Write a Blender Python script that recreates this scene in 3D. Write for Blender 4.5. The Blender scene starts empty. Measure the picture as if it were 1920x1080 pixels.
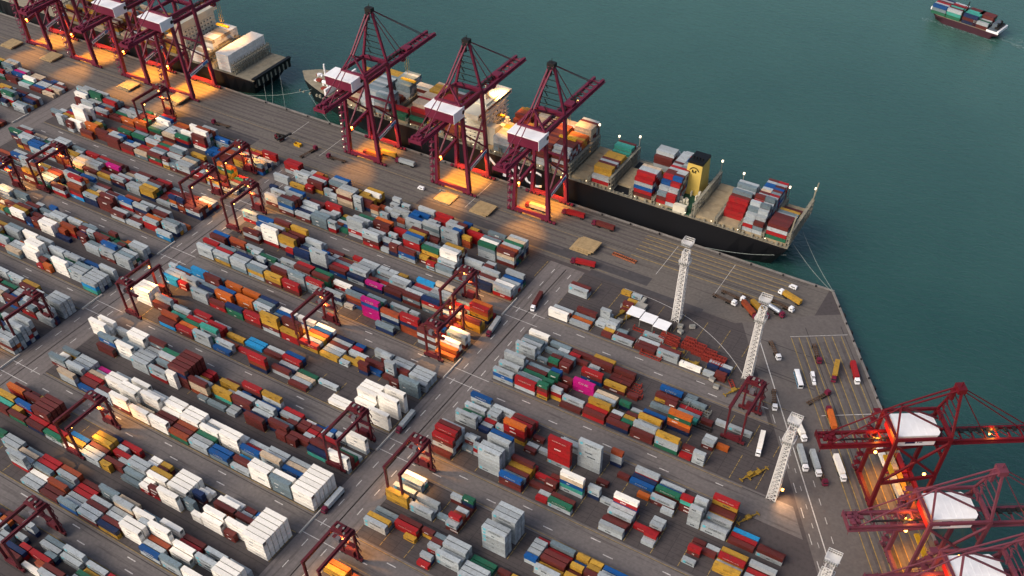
import bpy, math, random
from mathutils import Vector, Matrix
random.seed(11)
R_=math.radians
scene=bpy.context.scene
# ------------------------------------------------------------ camera
cd=bpy.data.cameras.new("camera"); cam=bpy.data.objects.new("camera",cd); scene.collection.objects.link(cam)
scene.camera=cam
cd.sensor_width=36.0; cd.lens=36.0*1806.77/1920; cd.clip_start=1; cd.clip_end=9000
cd.shift_y=(783.36-540)/1920
cam.matrix_world=Matrix.Translation((0,0,360)) @ Matrix.Rotation(0.55778767,4,'Z') @ Matrix.Rotation(math.pi/2-0.81950795,4,'X') @ Matrix.Rotation(-0.0165057,4,'Z')
# ------------------------------------------------------------ sky, sun, exposure
w=bpy.data.worlds.new("World"); scene.world=w; w.use_nodes=True
nt=w.node_tree; bg=nt.nodes['Background']
sky=nt.nodes.new('ShaderNodeTexSky'); sky.sky_type='NISHITA'; sky.sun_disc=False
SUN_EL,SUN_AZ=R_(38),R_(212)
sky.sun_elevation=SUN_EL; sky.sun_rotation=SUN_AZ; sky.air_density=1.0; sky.dust_density=5.0; sky.ozone_density=1.0
nt.links.new(sky.outputs[0],bg.inputs[0]); bg.inputs[1].default_value=0.118
sl=bpy.data.lights.new("sun",'SUN'); sl.energy=1.35; sl.angle=R_(45); sl.color=(1.0,0.90,0.80)
sun=bpy.data.objects.new("sun",sl); scene.collection.objects.link(sun)
# nishita rotation r: sun at azimuth r clockwise from +Y
sd=Vector((math.sin(SUN_AZ)*math.cos(SUN_EL),math.cos(SUN_AZ)*math.cos(SUN_EL),math.sin(SUN_EL)))
sun.rotation_euler=sd.to_track_quat('Z','Y').to_euler()
scene.view_settings.view_transform='Standard'; scene.view_settings.look='None'
scene.view_settings.exposure=0.36; scene.view_settings.gamma=1.0
try: scene.view_settings.use_curve_mapping=False
except Exception: pass
scene.render.engine='CYCLES'
col=scene.collection

# ------------------------------------------------------------ materials
def srgb(h):
    h=h.lstrip('#'); c=[int(h[i:i+2],16)/255 for i in (0,2,4)]
    return tuple(x/12.92 if x<=.04045 else ((x+.055)/1.055)**2.4 for x in c)
MATS={}
def mat(name,rgb,rough=.6,metal=0,var=.12,scale=.4,emit=None,spec=.4,stretch=(1,1,1),rnd=0,jit=False,dirt=None,bump=0):
    if name in MATS: return MATS[name]
    m=bpy.data.materials.new(name); m.use_nodes=True; n=m.node_tree; b=n.nodes['Principled BSDF']
    b.inputs['Roughness'].default_value=rough; b.inputs['Metallic'].default_value=metal
    b.inputs['Specular IOR Level'].default_value=spec
    geo=n.nodes.new('ShaderNodeNewGeometry'); mp=n.nodes.new('ShaderNodeMapping'); mp.inputs['Scale'].default_value=stretch
    n.links.new(geo.outputs['Position'],mp.inputs['Vector'])
    no=n.nodes.new('ShaderNodeTexNoise'); no.inputs['Scale'].default_value=scale; no.inputs['Detail'].default_value=5
    n.links.new(mp.outputs[0],no.inputs['Vector'])
    mr=n.nodes.new('ShaderNodeMapRange'); mr.inputs['From Min'].default_value=.3; mr.inputs['From Max'].default_value=.7
    mr.inputs['To Min'].default_value=1-var; mr.inputs['To Max'].default_value=1+var
    n.links.new(no.outputs[0],mr.inputs['Value'])
    val=mr.outputs[0]
    if rnd:
        oi=n.nodes.new('ShaderNodeObjectInfo'); m2=n.nodes.new('ShaderNodeMapRange'); m2.inputs['To Min'].default_value=1-rnd; m2.inputs['To Max'].default_value=1+rnd
        src=oi.outputs['Random']
        if jit:
            at=n.nodes.new('ShaderNodeAttribute'); at.attribute_name='jit'
            ad=n.nodes.new('ShaderNodeMath'); ad.operation='ADD'; n.links.new(src,ad.inputs[0]); n.links.new(at.outputs['Fac'],ad.inputs[1])
            fr=n.nodes.new('ShaderNodeMath'); fr.operation='FRACT'; n.links.new(ad.outputs[0],fr.inputs[0]); src=fr.outputs[0]
        n.links.new(src,m2.inputs['Value'])
        mu=n.nodes.new('ShaderNodeMath'); mu.operation='MULTIPLY'; n.links.new(val,mu.inputs[0]); n.links.new(m2.outputs[0],mu.inputs[1]); val=mu.outputs[0]
    vm=n.nodes.new('ShaderNodeVectorMath'); vm.operation='SCALE'; vm.inputs[0].default_value=rgb[:3]
    n.links.new(val,vm.inputs['Scale'])
    out=vm.outputs[0]
    if dirt:
        n2=n.nodes.new('ShaderNodeTexNoise'); n2.inputs['Scale'].default_value=dirt[1]; n2.inputs['Detail'].default_value=8; n2.inputs['Roughness'].default_value=.65
        mp2=n.nodes.new('ShaderNodeMapping'); mp2.inputs['Scale'].default_value=dirt[2] if len(dirt)>2 else (1,1,1)
        n.links.new(geo.outputs['Position'],mp2.inputs['Vector']); n.links.new(mp2.outputs[0],n2.inputs['Vector'])
        r2=n.nodes.new('ShaderNodeMapRange'); r2.inputs['From Min'].default_value=.52; r2.inputs['From Max'].default_value=.72; r2.inputs['To Max'].default_value=dirt[3] if len(dirt)>3 else .7
        n.links.new(n2.outputs[0],r2.inputs['Value'])
        mx=n.nodes.new('ShaderNodeMix'); mx.data_type='RGBA'; mx.inputs[7].default_value=(*dirt[0],1)
        n.links.new(r2.outputs[0],mx.inputs[0]); n.links.new(out,mx.inputs[6]); out=mx.outputs[2]
    n.links.new(out,b.inputs['Base Color'])
    if bump:
        bp=n.nodes.new('ShaderNodeBump'); bp.inputs['Strength'].default_value=bump; n.links.new(no.outputs[0],bp.inputs['Height']); n.links.new(bp.outputs[0],b.inputs['Normal'])
    if emit:
        b.inputs['Emission Color'].default_value=(*emit[:3],1); b.inputs['Emission Strength'].default_value=emit[3]
    MATS[name]=m; return m
S=srgb
PAL={'W':('#efeae0','white'),'w':('#9fa6a9','light grey'),'G':('#6b7b82','blue grey'),'R':('#98191d','bright red'),'r':('#5e2622','dark red'),
 'B':('#0b4a86','blue'),'b':('#14264a','navy blue'),'t':('#3f9c8c','turquoise'),'g':('#1f5e45','green'),'O':('#b55a20','orange'),
 'o':('#8d3f22','rust orange'),'Y':('#ad852f','yellow'),'M':('#b31072','magenta'),'c':('#b9a58c','beige'),'s':('#1f83b8','sky blue')}
CM={k:mat('container_paint_'+v[1].replace(' ','_'),S(v[0]),.55,0,.05 if k=='W' else .14,1.3,rnd=.22 if k not in 'WMR' else .09,jit=True,dirt=(S('#4a3a30') if k not in 'Ww' else S('#77736d'),.45,(1,1,1),.18 if k=='W' else .5)) for k,v in PAL.items()}
maroon=mat('crane_maroon_paint',S('#6b1d36'),.5,0,.12,.3)
red2=mat('crane_red_paint',S('#610c18'),.5,0,.12,.3)
pinkish=mat('faded_maroon_paint',S('#6a3340'),.6,0,.15,.3)
rtgm=mat('yard_crane_maroon_paint',S('#571a22'),.5,0,.15,.3)
dark=mat('dark_machinery',S('#23201f'),.6,.2,.2,1)
white=mat('white_paint',S('#f1f1f2'),.45,0,.05,.3)
greyp=mat('grey_steel',S('#85857f'),.5,.1,.12,.5)
rubber=mat('black_rubber',S('#151515'),.8,0,.1,1)
glassm=mat('dark_window_glass',S('#2a3032'),.1,0,.05,1,spec=.8)
bluep=mat('blue_sign_paint',S('#3a76ad'),.5)
black=mat('black_paint',S('#0a0b0d'),.55,0,.1,.5)
yellowp=mat('yellow_paint',S('#c79a1e'),.55,0,.12,.6)
orangelamp=mat('sodium_lamp',(1,.5,.1),.5,emit=(1,.42,.08,9))
whitelamp=mat('white_lamp',(1,.9,.7),.5,emit=(1,.82,.55,2))

# ------------------------------------------------------------ mesh collector
class MB:
    def __init__(s): s.v=[];s.f=[];s.m=[]
    def add(s,vs,fs,mi=0):
        o=len(s.v); s.v+=[tuple(x) for x in vs]; s.f+=[tuple(o+i for i in f) for f in fs]; s.m+=[mi]*len(fs)
    BF=[(0,3,2,1),(4,5,6,7),(0,1,5,4),(1,2,6,5),(2,3,7,6),(3,0,4,7)]
    def box(s,x0,x1,y0,y1,z0,z1,mi=0):
        s.add([(x0,y0,z0),(x1,y0,z0),(x1,y1,z0),(x0,y1,z0),(x0,y0,z1),(x1,y0,z1),(x1,y1,z1),(x0,y1,z1)],s.BF,mi)
    def beam(s,a,b,w,h=None,mi=0,up=(0,0,1)):
        h=h or w; a=Vector(a);b=Vector(b);d=(b-a).normalized();u=Vector(up)
        if abs(d.dot(u))>.95:u=Vector((0,1,0))
        x=d.cross(u).normalized()*w/2; y=x.cross(d).normalized()*h/2
        s.add([a-x-y,a+x-y,a+x+y,a-x+y,b-x-y,b+x-y,b+x+y,b-x+y],s.BF,mi)
    def tube(s,a,b,r,n=8,mi=0,r2=None):
        a=Vector(a);b=Vector(b);d=(b-a).normalized();u=Vector((0,0,1))
        if abs(d.dot(u))>.95:u=Vector((0,1,0))
        x=d.cross(u).normalized();y=x.cross(d).normalized(); r2=r if r2 is None else r2
        vs=[a+(x*math.cos(t)+y*math.sin(t))*r for t in [2*math.pi*i/n for i in range(n)]]+[b+(x*math.cos(t)+y*math.sin(t))*r2 for t in [2*math.pi*i/n for i in range(n)]]
        fs=[(i,(i+1)%n,n+(i+1)%n,n+i) for i in range(n)]+[tuple(range(n-1,-1,-1)),tuple(range(n,2*n))]
        s.add(vs,fs,mi)
    def poly(s,pts,z0,z1,mi=0):
        n=len(pts); vs=[(x,y,z0) for x,y in pts]+[(x,y,z1) for x,y in pts]
        s.add(vs,[tuple(range(n-1,-1,-1)),tuple(range(n,2*n))]+[(i,(i+1)%n,n+(i+1)%n,n+i) for i in range(n)],mi)
    def sheet(s,pts,z,mi=0): s.add([(x,y,z) for x,y in pts],[tuple(range(len(pts)))],mi)
    def mesh(s,name,mats):
        me=bpy.data.meshes.new(name); me.from_pydata(s.v,[],s.f)
        if not isinstance(mats,(list,tuple)): mats=[mats]
        for m in mats: me.materials.append(m)
        if len(mats)>1: me.polygons.foreach_set('material_index',s.m)
        me.update(); return me
    def build(s,name,mats,parent=None,loc=None):
        o=bpy.data.objects.new(name,s.mesh(name,mats)); col.objects.link(o)
        if parent: o.parent=parent
        if loc: o.location=loc
        return o
def tag(o,label=None,cat=None,group=None,kind=None):
    if label:o['label']=label
    if cat:o['category']=cat
    if group:o['group']=group
    if kind:o['kind']=kind
    return o
def empty(name,loc=(0,0,0),rz=0):
    o=bpy.data.objects.new(name,None); col.objects.link(o); o.location=loc; o.rotation_euler=(0,0,rz); o.empty_display_size=1; return o
def copy_tree(o,parent=None):
    c=o.copy(); col.objects.link(c); c.parent=parent
    for ch in list(o.children): copy_tree(ch,c)
    return c
def struct(mb,name,m): o=mb.build(name,m); o['kind']='structure'; return o
def text(name,body,size,m,parent=None,loc=(0,0,0),rot=(math.pi/2,0,0),depth=.02,sx=1):
    cu=bpy.data.curves.new(name,'FONT'); cu.body=body; cu.size=size; cu.extrude=depth; cu.align_x='CENTER'; cu.align_y='CENTER'; cu.resolution_u=2
    t=bpy.data.objects.new(name,cu); dg=bpy.context.evaluated_depsgraph_get()
    me=bpy.data.meshes.new_from_object(t); bpy.data.objects.remove(t)
    me.materials.clear(); me.materials.append(m)
    o=bpy.data.objects.new(name,me); col.objects.link(o); o.location=loc; o.rotation_euler=rot; o.scale=(sx,1,1)
    if parent:o.parent=parent
    return o
def spot(parent,loc,power,cone=70,color=(1,.5,.12),r=.4,target=(0,0,-1)):
    l=bpy.data.lights.new('flood_light','SPOT'); l.energy=power; l.spot_size=R_(cone); l.spot_blend=.85; l.color=color; l.shadow_soft_size=r
    o=bpy.data.objects.new('flood_light',l); col.objects.link(o); o.location=loc
    o.rotation_euler=(-Vector(target)).to_track_quat('Z','Y').to_euler()
    if parent:o.parent=parent
    return o
# second quay frame
CX,CY=-69.5,465.5; QA=R_(-56.7); T=Vector((math.cos(QA),math.sin(QA))); N=Vector((-math.sin(QA),math.cos(QA)))
def q2(s,n): return (CX+T.x*s+N.x*n, CY+T.y*s+N.y*n)
def v0(c,k,h): return 186.5+59.1*k+(23.3 if c=='R' else 26.2)*h
SURVEY="""
@ 480 810
352,430 WWWW
382,390 WWWW
415,355 WWWW
446,322 WWWW
478,290 WWWW
512,260 WWWW
195,340 GGGG
260,335 GG
290,250 ccw
310,205 www
345,175 Bbb
27,258 WWWW
67,222 WWWw
111,169 cwww
169,147 www
218,129 www
10,60 ww
250,60 rr/
330,90 rr
430,10 Rr/
390,55 wr/
520,60 rr
600,150 rrr
500,190 bt
625,205 WWWw
745,30 WWWw
735,145 w
570,15 wb/
120,30 rr/
380,130 rbr
20,850 WWWWW
60,800 WWWWW
100,755 WWWWW
135,715 WWWWW
170,672 WWWWW
205,635 WWWWW
20,590 Br/
1240,300 Wt
1175,370 ww
1160,420 ww
1100,455 YYY
1330,500 ww
990,560 G
1050,540 b
935,620 YG
915,680 ww
1165,640 rr
1140,690 RR
1245,750 Y/
1310,680 rY/
1275,590 ww
1410,640 G/
1405,700 wr/
1375,750 Gr/
1345,790 rr/
1480,460 wr/
1630,465 gbr/
1600,560 r/
1510,560 wR/
1490,600 Rwr/
1570,640 or/
1540,780 www
1490,830 www
1465,880 ww
1420,920 www
1315,830 wR/
1290,910 wb/
1265,985 R/
1430,40 Rrww
1420,150 r
1640,90 wRw/
1780,145 wwwwww
1800,90 wwwwww
1830,50 wwwwww
1870,20 Bwwwww
1600,20 wr/
1890,370 Brr
1700,965 g
1850,1020 r/
1630,1010 ww
1560,1060 ww
1830,740 wwwwww
1850,690 wwwwww
1875,650 wwwwww
1900,610 wwwwww
640,950 OO
620,1030 YY
800,1010 o
@ 960 810
105,210 rYY
90,260 YY
60,330 Gb
50,370 rr
30,420 B
30,600 wwwwww
330,320 r/
310,390 rr/
285,450 w/
235,510 R/
455,320 WcBtw
410,500 rr
380,550 gw
420,30 w
385,80 RRRRRRw
240,130 w/
150,130 r/
220,45 r/
170,85 w/
625,90 wwwwwww
500,15 ww
780,145 owwb/
820,310 r/
700,370 r/
640,395 wwb/
720,520 w/
1030,260 wR
1000,350 b
970,390 B
890,450 WRBr
870,590 ww
830,620 wr
800,660 rb
765,735 ww
1010,480 O/
1230,400 w
1195,440 gr
1140,510 wr
1330,470 Rtrr/
1430,510 wwwww/
1415,560 wwwww/
1150,570 w/
1120,610 ww/
1090,665 wr/
1070,740 Rw/
1055,800 w/
1645,490 RYrYr
1600,580 rYr
1570,650 ww
1530,700 w
1540,740 ww
1780,780 s
1730,820 r
1690,890 YR
1660,960 RY
1640,1030 YY
1420,800 r/
1390,860 Rr/
1365,950 w/
1520,880 w/
1890,910 rw
1870,1000 wr
1850,1050 R
80,730 RR/
240,740 R/
230,785 ww/
200,820 ww/
170,850 ww/
145,890 Bw/
375,840 Gr
350,920 rr
330,980 rr
570,880 YY/
545,920 B/
525,955 Yr/
660,930 YY/
490,990 r/
610,1015 Yr/
580,1050 rr/
290,1030 Y
460,1040 YY/
830,985 Bw
805,1020 ww
780,1050 wwR
60,1055 Y/
180,1055 ww
1190,40 Ywwg
1100,10 w
1340,95 rw/
1320,160 R/
1415,180 www/
1450,60 wr/
1470,30 wr/
1600,90 O/
980,60 rr
780,20 rb
@ 960 540
90,960 rrb
60,1010 RRr
140,1020 Rr
400,610 rr/
30,480 ww
120,640 GGw
140,660 ww
190,610 rr
50,440 www
20,560 ww
230,390 Gw
170,420 ww
260,350 Wc
110,730 RRw
170,500 w/
250,520 G/
340,540 gr/
330,570 rr/
310,590 Brg/
290,625 ggR/
270,670 grr/
220,700 grRY/
430,570 rr/
400,460 w/
410,490 GG/
520,500 R/
560,490 r
670,510 Yr
640,530 rr
560,620 RrB
520,600 rr
630,580 w/
640,620 G/
540,690 MMM
350,700 rr/
330,750 wRY/
470,830 ww
440,890 r
400,640 rr/
640,920 rR
620,960 RR
720,770 cr
690,800 wY
680,860 YYG
735,730 Yr
800,915 wr/
780,970 rr/
760,990 Yb/
860,850 gb/
860,800 r/
870,990 gr/
850,1030 YY/
950,870 w/
930,900 g/
910,930 rr/
890,960 Yr/
1060,890 Bb
1030,930 rr
1050,940 Ywr
1040,990 www
1010,1030 ww
1280,900 OgOob
1220,760 Br
1170,810 rY
1200,850 rG/
1360,820 G/
1490,870 G
1420,960 G
1380,1010 t
1500,1000 r/
1640,1040 w
1560,1000 w/
820,650 r
850,690 r
900,650 rr
380,150 w
340,150 o
390,160 WW
350,210 b
540,250 O
510,280 w
590,170 rr
720,190 w/
700,160 www/
800,240 ww/
780,270 ww/
700,280 w/
745,300 Y/
680,230 w/
700,350 r/
820,400 w
850,370 r
770,340 G/
1060,350 w
1040,390 w
1010,430 r
1170,530 ww
1200,490 rr
1340,590 W
1530,540 w/
1590,580 w/
1490,640 w/
1560,680 rr/
1510,590 b/
1620,590 b/
500,30 ww
870,30 Y/
910,80 Y/
900,120 rY/
880,160 r/
950,50 w/
560,20 rw
@ 1440 810
100,990 r
90,1030 w
50,1050 R
@ 480 540
70,700 Rrby
0,490 RRob
200,610 rw
270,620 b
310,550 Rr
350,480 Bb
410,650 g
560,700 w
350,700 w
330,730 r
60,460 r
50,400 s
570,490 Y
620,830 W
640,570 w/
720,590 rrb/
760,530 Y/
670,400 w
780,460 R/
800,430 B/
850,590 B
890,540 rr
930,480 ww
980,530 wwww/
1030,460 wrr/
840,640 rr
960,650 r/
1080,600 rr/
1250,650 ww
1280,610 ww
1130,680 GGGG
1250,720 ww/
1150,740 Gw/
1020,690 rr/
960,610 r/
870,620 WWWW
850,665 WWWW
820,700 WWWW
790,735 WWWW
760,830 WW
1030,770 WWWWW
990,810 WWWWW
930,920 WWWW
580,840 W
430,980 W/
530,1010 B/
290,1000 rr/
350,1040 rr/
400,1020 rr/
610,1050 BB/
700,1060 ww/
480,1060 rr/
30,840 wwR
70,840 BB
50,930 wR
20,990 rrr
150,980 rrb
100,920 bw
830,60 MBMMM
880,20 bM
970,30 rb
1040,80 wwG
1060,50 rr
1090,30 ww
980,160 owbG
1130,190 RRboo
1080,240 rr
1010,330 G
700,130 w/
640,60 wb
1230,160 ww/
1300,40 GRG
1200,30 GG
1430,60 www
1500,300 WWw
1480,390 WWr
1530,260 wwr
1660,130 RoYb
1690,90 OoYb
1700,240 rYY
1650,250 YY
1500,490 O
1440,540 O
90,210 YYYrw
110,150 wwr
150,120 Gwr
260,170 Ww
300,140 Bw
230,220 rrrrr
10,230 RRr
270,350 YRR
500,280 Wr
460,320 or
430,360 YY
390,400 RY
350,330 YO
1790,130 R
1840,40 wwR
@ 0 540
750,270 WWWW
790,240 WWW
830,230 WW
880,300 ww
1040,300 WWWW
1080,330 WWWw
940,390 G/
910,420 WWWw
1120,400 ww
1160,450 ww
1200,480 ww
1130,480 www
1090,510 www
1060,530 www
530,500 W/
680,460 ww
640,490 ww
620,520 wb
480,540 W/
570,580 wwb
800,500 rr
750,590 M
550,630 cww
700,700 rr
690,740 B
930,620 ww
860,680 WWW
890,640 WWW
1030,660 WWW
950,770 WWWc
920,800 WWWp
1110,790 WWWw
830,800 ww
1240,640 WWWW/
1310,620 rbrrr
1350,590 rrrrr
1390,550 rrrrr
1430,530 rrrrr
1470,510 rrrrr
1510,540 rrrr
1160,570 rr/
1480,670 Yr/
1550,660 Rr/
1580,630 RR/
1640,740 YYt
1690,700 YYr
1720,680 rr
1760,790 rrb
1800,750 ww/
1830,720 or/
1870,740 BB/
1880,830 wwR
1650,630 w
1240,770 ww
1530,830 G/
1630,880 G
1750,860 w/
1290,830 WWw
1360,840 WWw
1230,880 WW
1380,950 WWo
1350,1000 og
1210,1000 WWW
1530,900 WWW
1480,930 WWW
1600,1040 ww
1720,1040 WWWW
1800,1060 WW
1850,950 rrb
1720,970 w/
1050,880 cw
1190,45 www
1250,10 RR
1360,60 rr
1400,160 wo
1420,110 G/
1320,200 orr
1270,260 rs
1450,180 t
1330,280 Rr
1480,240 w
1530,140 RR
1510,170 RR
1650,210 w
1500,40 www
1560,10 bw
1660,100 rR
1680,260 RR
1640,280 RR
1420,300 OR
1560,350 www
1600,310 tww
1640,330 g
1740,420 ww
1690,470 B
1800,370 Y
1900,390 s
1880,180 RR
1740,60 OOO
1790,30 OOO
1830,10 OOO
1900,500 R
60,790 YgY
50,840 tg
120,740 ORr
170,730 rr
240,800 rrr
280,770 rr/
350,790 YY/
260,900 rrrr
300,870 rrrr
340,840 rrrr
380,850 rrrr
400,970 Rw
170,900 YY/
90,1010 rg
60,1050 gg
370,30 w/
330,60 ww/
430,80 wwww
470,70 wwww
500,60 wwww
540,90 YYww
360,130 wwbb
360,200 ww
280,110 w/
220,220 wwrwb
170,240 wwRw
110,270 wwwwb
70,300 GGww
50,350 wwrw
30,330 wwOw
100,200 ww
@ 0 810
60,110 wwwR
180,210 ww
300,300 W
420,130 W
390,190 RR
310,220 RR
560,270 oo
590,250 ww
530,330 G
470,340 oo
270,370 w
270,130 G
420,410 r
450,380 r
700,390 r
640,430 R
610,450 R
590,490 w
860,430 GGG
800,510 ww
760,530 rr
690,610 wr
840,670 rY
880,590 ww
850,610 ww
970,680 WWWW
1000,640 WWWw
1060,600 WWWW
1100,700 wwww/
1180,590 GG
1210,710 WWWWW
1340,720 WWw
1170,880 ww
1190,850 or
1165,930 Bw
1370,900 Ww
1500,820 rr
1470,850 Rr
1500,930 www
1690,910 ww
1620,920 w/
1830,1000 ww
1450,1030 WWW
1650,1050 WWWW
1700,1020 WWWW
1740,990 WWWW
200,1080 W
670,110 wp
720,80 rr
770,120 YYr
800,90 YYr
890,10 bb
820,240 YY/
890,200 ww/
1010,210 www
1060,190 www
970,290 GG
960,360 G
940,110 ww/
1200,200 Wr/
1250,190 Yr/
1270,250 rr/
1090,340 WR/
1100,310 WR/
1130,290 WR/
1165,265 WR/
1060,370 WR/
1390,300 WWW
1440,280 WWW
1270,390 WWw
1310,360 WWw
1260,450 WWWW
1420,510 GGG/
1440,440 bbr/
1470,400 ww/
1140,380 rrR/
1580,430 W/
1550,460 WW/
1700,490 WWw
1600,570 WWWw
1640,530 rrw
1590,680 WWW
1470,610 WW/
1760,620 OR/
1700,650 gg/
1690,700 gR/
1770,750 rr/
1810,710 w/
1880,650 ww/
1830,590 ww/
1870,540 rr/
1890,800 WWWWW
1100,100 RR
1000,40 RR
950,5 OO
1560,70 ww
1520,110 ww
1800,180 s
1810,270 w
1860,210 rr
1850,100 RR
1400,20 og
1780,10 WWWW
100,580 r/
80,650 Ob/
40,690 ww/
200,640 wwb/
420,780 GG
320,830 ww
400,860 Gb/
300,880 RR
210,850 Rr/
390,920 ow/
490,870 www
580,920 ww
340,960 www
310,1000 www
230,1020 rr
850,1040 RR
800,1060 ww
740,1060 Y
560,1070 ww
60,760 ww/
120,750 wb/
100,930 rr
@ 0 270
95,45 Brw
250,25 Bww
180,85 wwww
210,60 www
430,125 Oo
485,200 wwwO
600,225 BwwR
580,250 RwroRs
680,180 rw
640,200 ww
660,50 RR
740,95 Rr
870,170 Mrr
930,160 rr
780,235 Y
890,270 R
830,280 wr
1000,320 ww
1090,260 www
1130,220 rr
1180,215 rrr
1250,375 r
1280,335 r
900,375 BwRw
940,355 ww
1035,400 obR
1090,395 YY
1215,410 w
790,370 rrrr
1180,465 wr
1130,520 OrR
1260,530 rww
1300,500 ww
1350,470 rwb
1240,590 wwb
1260,660 ws
920,520 w
1030,580 w
1120,575 wR
1380,450 rrr
1400,490 rwb
790,420 rrr
600,300 orRs
130,310 www
160,290 www
90,400 GG
160,350 GGw
120,500 WWr
270,520 G
320,470 GG
320,440 w/
410,500 Br/
380,570 w/
520,560 w/
600,590 Y
470,620 oo/
550,640 oo
500,680 b
500,690 w
540,590 ww
600,680 r/
640,700 rr/
680,630 w/
770,720 Bwww
740,700 rr
830,650 rgY/
880,660 gr
970,750 www
920,830 www
1030,740 ww
330,640 WWW
290,670 WWW
260,700 WWWW
230,730 WWWW
380,620 WWW
240,790 WWW
150,790 w
400,700 ww
380,760 www
490,760 ww
460,870 WWWW
580,860 wgw
570,930 www
340,830 GG
660,800 ww
720,830 ww
720,900 B
800,920 www
840,860 GG
700,960 wwb
700,1020 wst
720,980 ww
800,1000 www
60,640 ww
60,700 wwR
110,620 GG
1630,630 BBb
1690,640 rrb
1600,690 wR
1590,720 Rww
1580,770 www
1840,740 orw
1830,850 wwb
1830,900 ww
1780,470 ww
1840,500 ww
1560,460 w
1520,480 O
1600,450 w
1380,850 w/
1460,900 s
1520,930 sss
1300,940 ww
1340,990 ww
1400,990 www
1280,990 ss
1400,1040 RR/
1530,1040 Gb
1620,1010 rrrr
1480,1010 w
1100,1020 WWWW
1050,1060 WWWW
1140,990 WWWW
1240,1050 orrr
1500,1060 GG
1820,1060 OOo
1780,50 r
1480,90 Yr
1450,110 rr
1400,180 ww
1200,70 ww
1180,100 rg
1090,40 or
1760,130 OYY
1800,110 oYY
1720,160 OgYY
1840,140 OY
50,880 www
100,950 www
240,1050 Yrr
180,1060 rr
380,1060 w
1440,60 w
@ 0 0
600,700 WWw
680,660 ww
720,640 w/
850,690 ww
800,730 GGr
880,760 RRr
690,780 ww
610,800 WWWWWW
640,780 WWWWW
590,900 WWW
700,850 rb
550,770 rr/
760,870 ww/
850,810 GG
780,930 gr
650,900 OOO
730,960 rrr
820,1010 rrr
910,990 gR
960,910 Oo
1080,960 Oo
1060,980 Gg
1000,1000 ow
1120,1030 gb
1180,1000 gr
980,860 ww
1080,780 W
1130,830 w
1180,880 WWw
1240,870 BWw
1220,860 Rww
1300,840 Rw
1290,920 ww
1390,920 Oo
1440,900 oO
1480,960 WWWww
1450,1000 Www
1520,940 WWw
1530,1010 rrRW
1680,1010 ww
1750,1030 Bw
1000,700 Yr
200,980 rr
190,1020 w
390,1040 w
150,520 MM
190,560 Wg
80,570 rr
240,630 t
300,600 r
420,590 B/
470,610 w/
440,650 w
360,670 R/
200,700 rw
250,730 rr
300,740 ww
120,790 ww
230,800 w
60,650 ww
50,740 bw/
500,820 ww/
440,880 ww/
480,890 w/
480,950 rr/
@ 480 0
60,1060 rR
@ 480 270
60,30 RRw
370,140 Rr
330,170 RR
310,200 www
430,200 wG/
370,230 ww
500,210 Yr/
580,240 BBb
600,250 wBb
440,270 rrY
220,270 ww
180,260 w
140,280 br/
130,340 www
110,360 wwr
270,320 wr/
340,330 Rr/
390,370 BR
460,350 wR
550,340 ww/
570,390 wG/
650,310 Grr
720,280 rr
820,310 r
840,300 w/
740,390 wwww/
810,380 Yt/
900,400 YYr
940,370 WYr
960,350 YYr
1070,390 wb/
1000,470 wr/
1030,420 wb/
1150,440 wr/
1270,480 www
1160,500 www
800,480 rr
940,530 Orrr
930,570 rrrr
760,530 wwwR
720,560 wwwRw
800,570 www
860,650 ww
850,680 wwrR
1060,560 ow/
1030,600 rr/
1060,530 w/
1040,660 wbr/
1160,640 RR
1150,680 GRRww
1210,620 ww
1240,600 Bww
1100,610 BR/
1370,580 wR/
1300,590 ww/
1450,560 RR
1500,530 RR
1430,620 wwww
1530,650 Bbww/
1600,590 Bb/
1690,600 rr/
1650,660 YY/
1610,690 Yoo/
1740,660 RRR
1720,760 gGww
1740,720 WRwG
1790,650 GRRg
1370,710 rwww/
1400,690 wR/
1430,780 WWwwR
1400,870 wr
1600,880 ww
1400,940 Gw
1730,850 wr/
1810,880 wwr/
1740,930 rg/
1880,940 ww
1850,990 wR
1260,870 Y/
1300,920 R/
960,780 w/
1020,750 rrb/
370,460 wr
460,470 wGG
300,550 w
350,570 b
580,480 RR
500,440 rR
530,520 Gww
480,560 GGG
590,570 wwR/
640,520 w/
400,600 w/
80,610 WWWWR
130,580 BWr
170,560 BW
200,650 rrrr
260,600 rYYb
310,590 YYrr
210,680 YYwr
310,650 rrb
420,690 w/
460,730 ww
530,720 www
490,790 wwwwb
390,790 G/
330,770 R/
380,840 bb
520,900 GG
350,860 RRRR
310,890 rwww
220,880 ww
140,870 w
150,930 ror
270,960 Gwww
140,1030 YYr
260,1060 RR
30,830 ww/
60,890 wb/
90,940 G
640,840 w/
760,860 R/
940,860 ww
910,890 ww
880,910 ww
860,930 wrr
740,920 www
700,990 bw
640,1030 WRw
650,1000 Rw
770,1030 bM
900,1040 Mb
1040,930 w/
1130,940 w/
1080,980 Yb/
1160,1000 bb
1220,980 ww
1150,1020 GG
1030,1020 ww/
1330,1030 sw
1350,1000 Rw
1400,1010 wR
1840,1060 Www
1890,1050 ww
1700,950 rr
@ 480 540
1687,793 Bww
1667,907 ww
1520,960 www
1647,1007 wb/
1473,1020 wwww
1440,1040 Rrwwr
1415,1080 rrwwr
1600,1093 wrw/
1827,927 ww/
1800,953 ww/
1773,993 R/
1747,1013 w/
1733,1047 b/
1827,1027 w/
1700,1100 G/
1860,613 wBw
@ 960 540
27,987 ORRrY
10,470 wwww
0,513 www
"""
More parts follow.
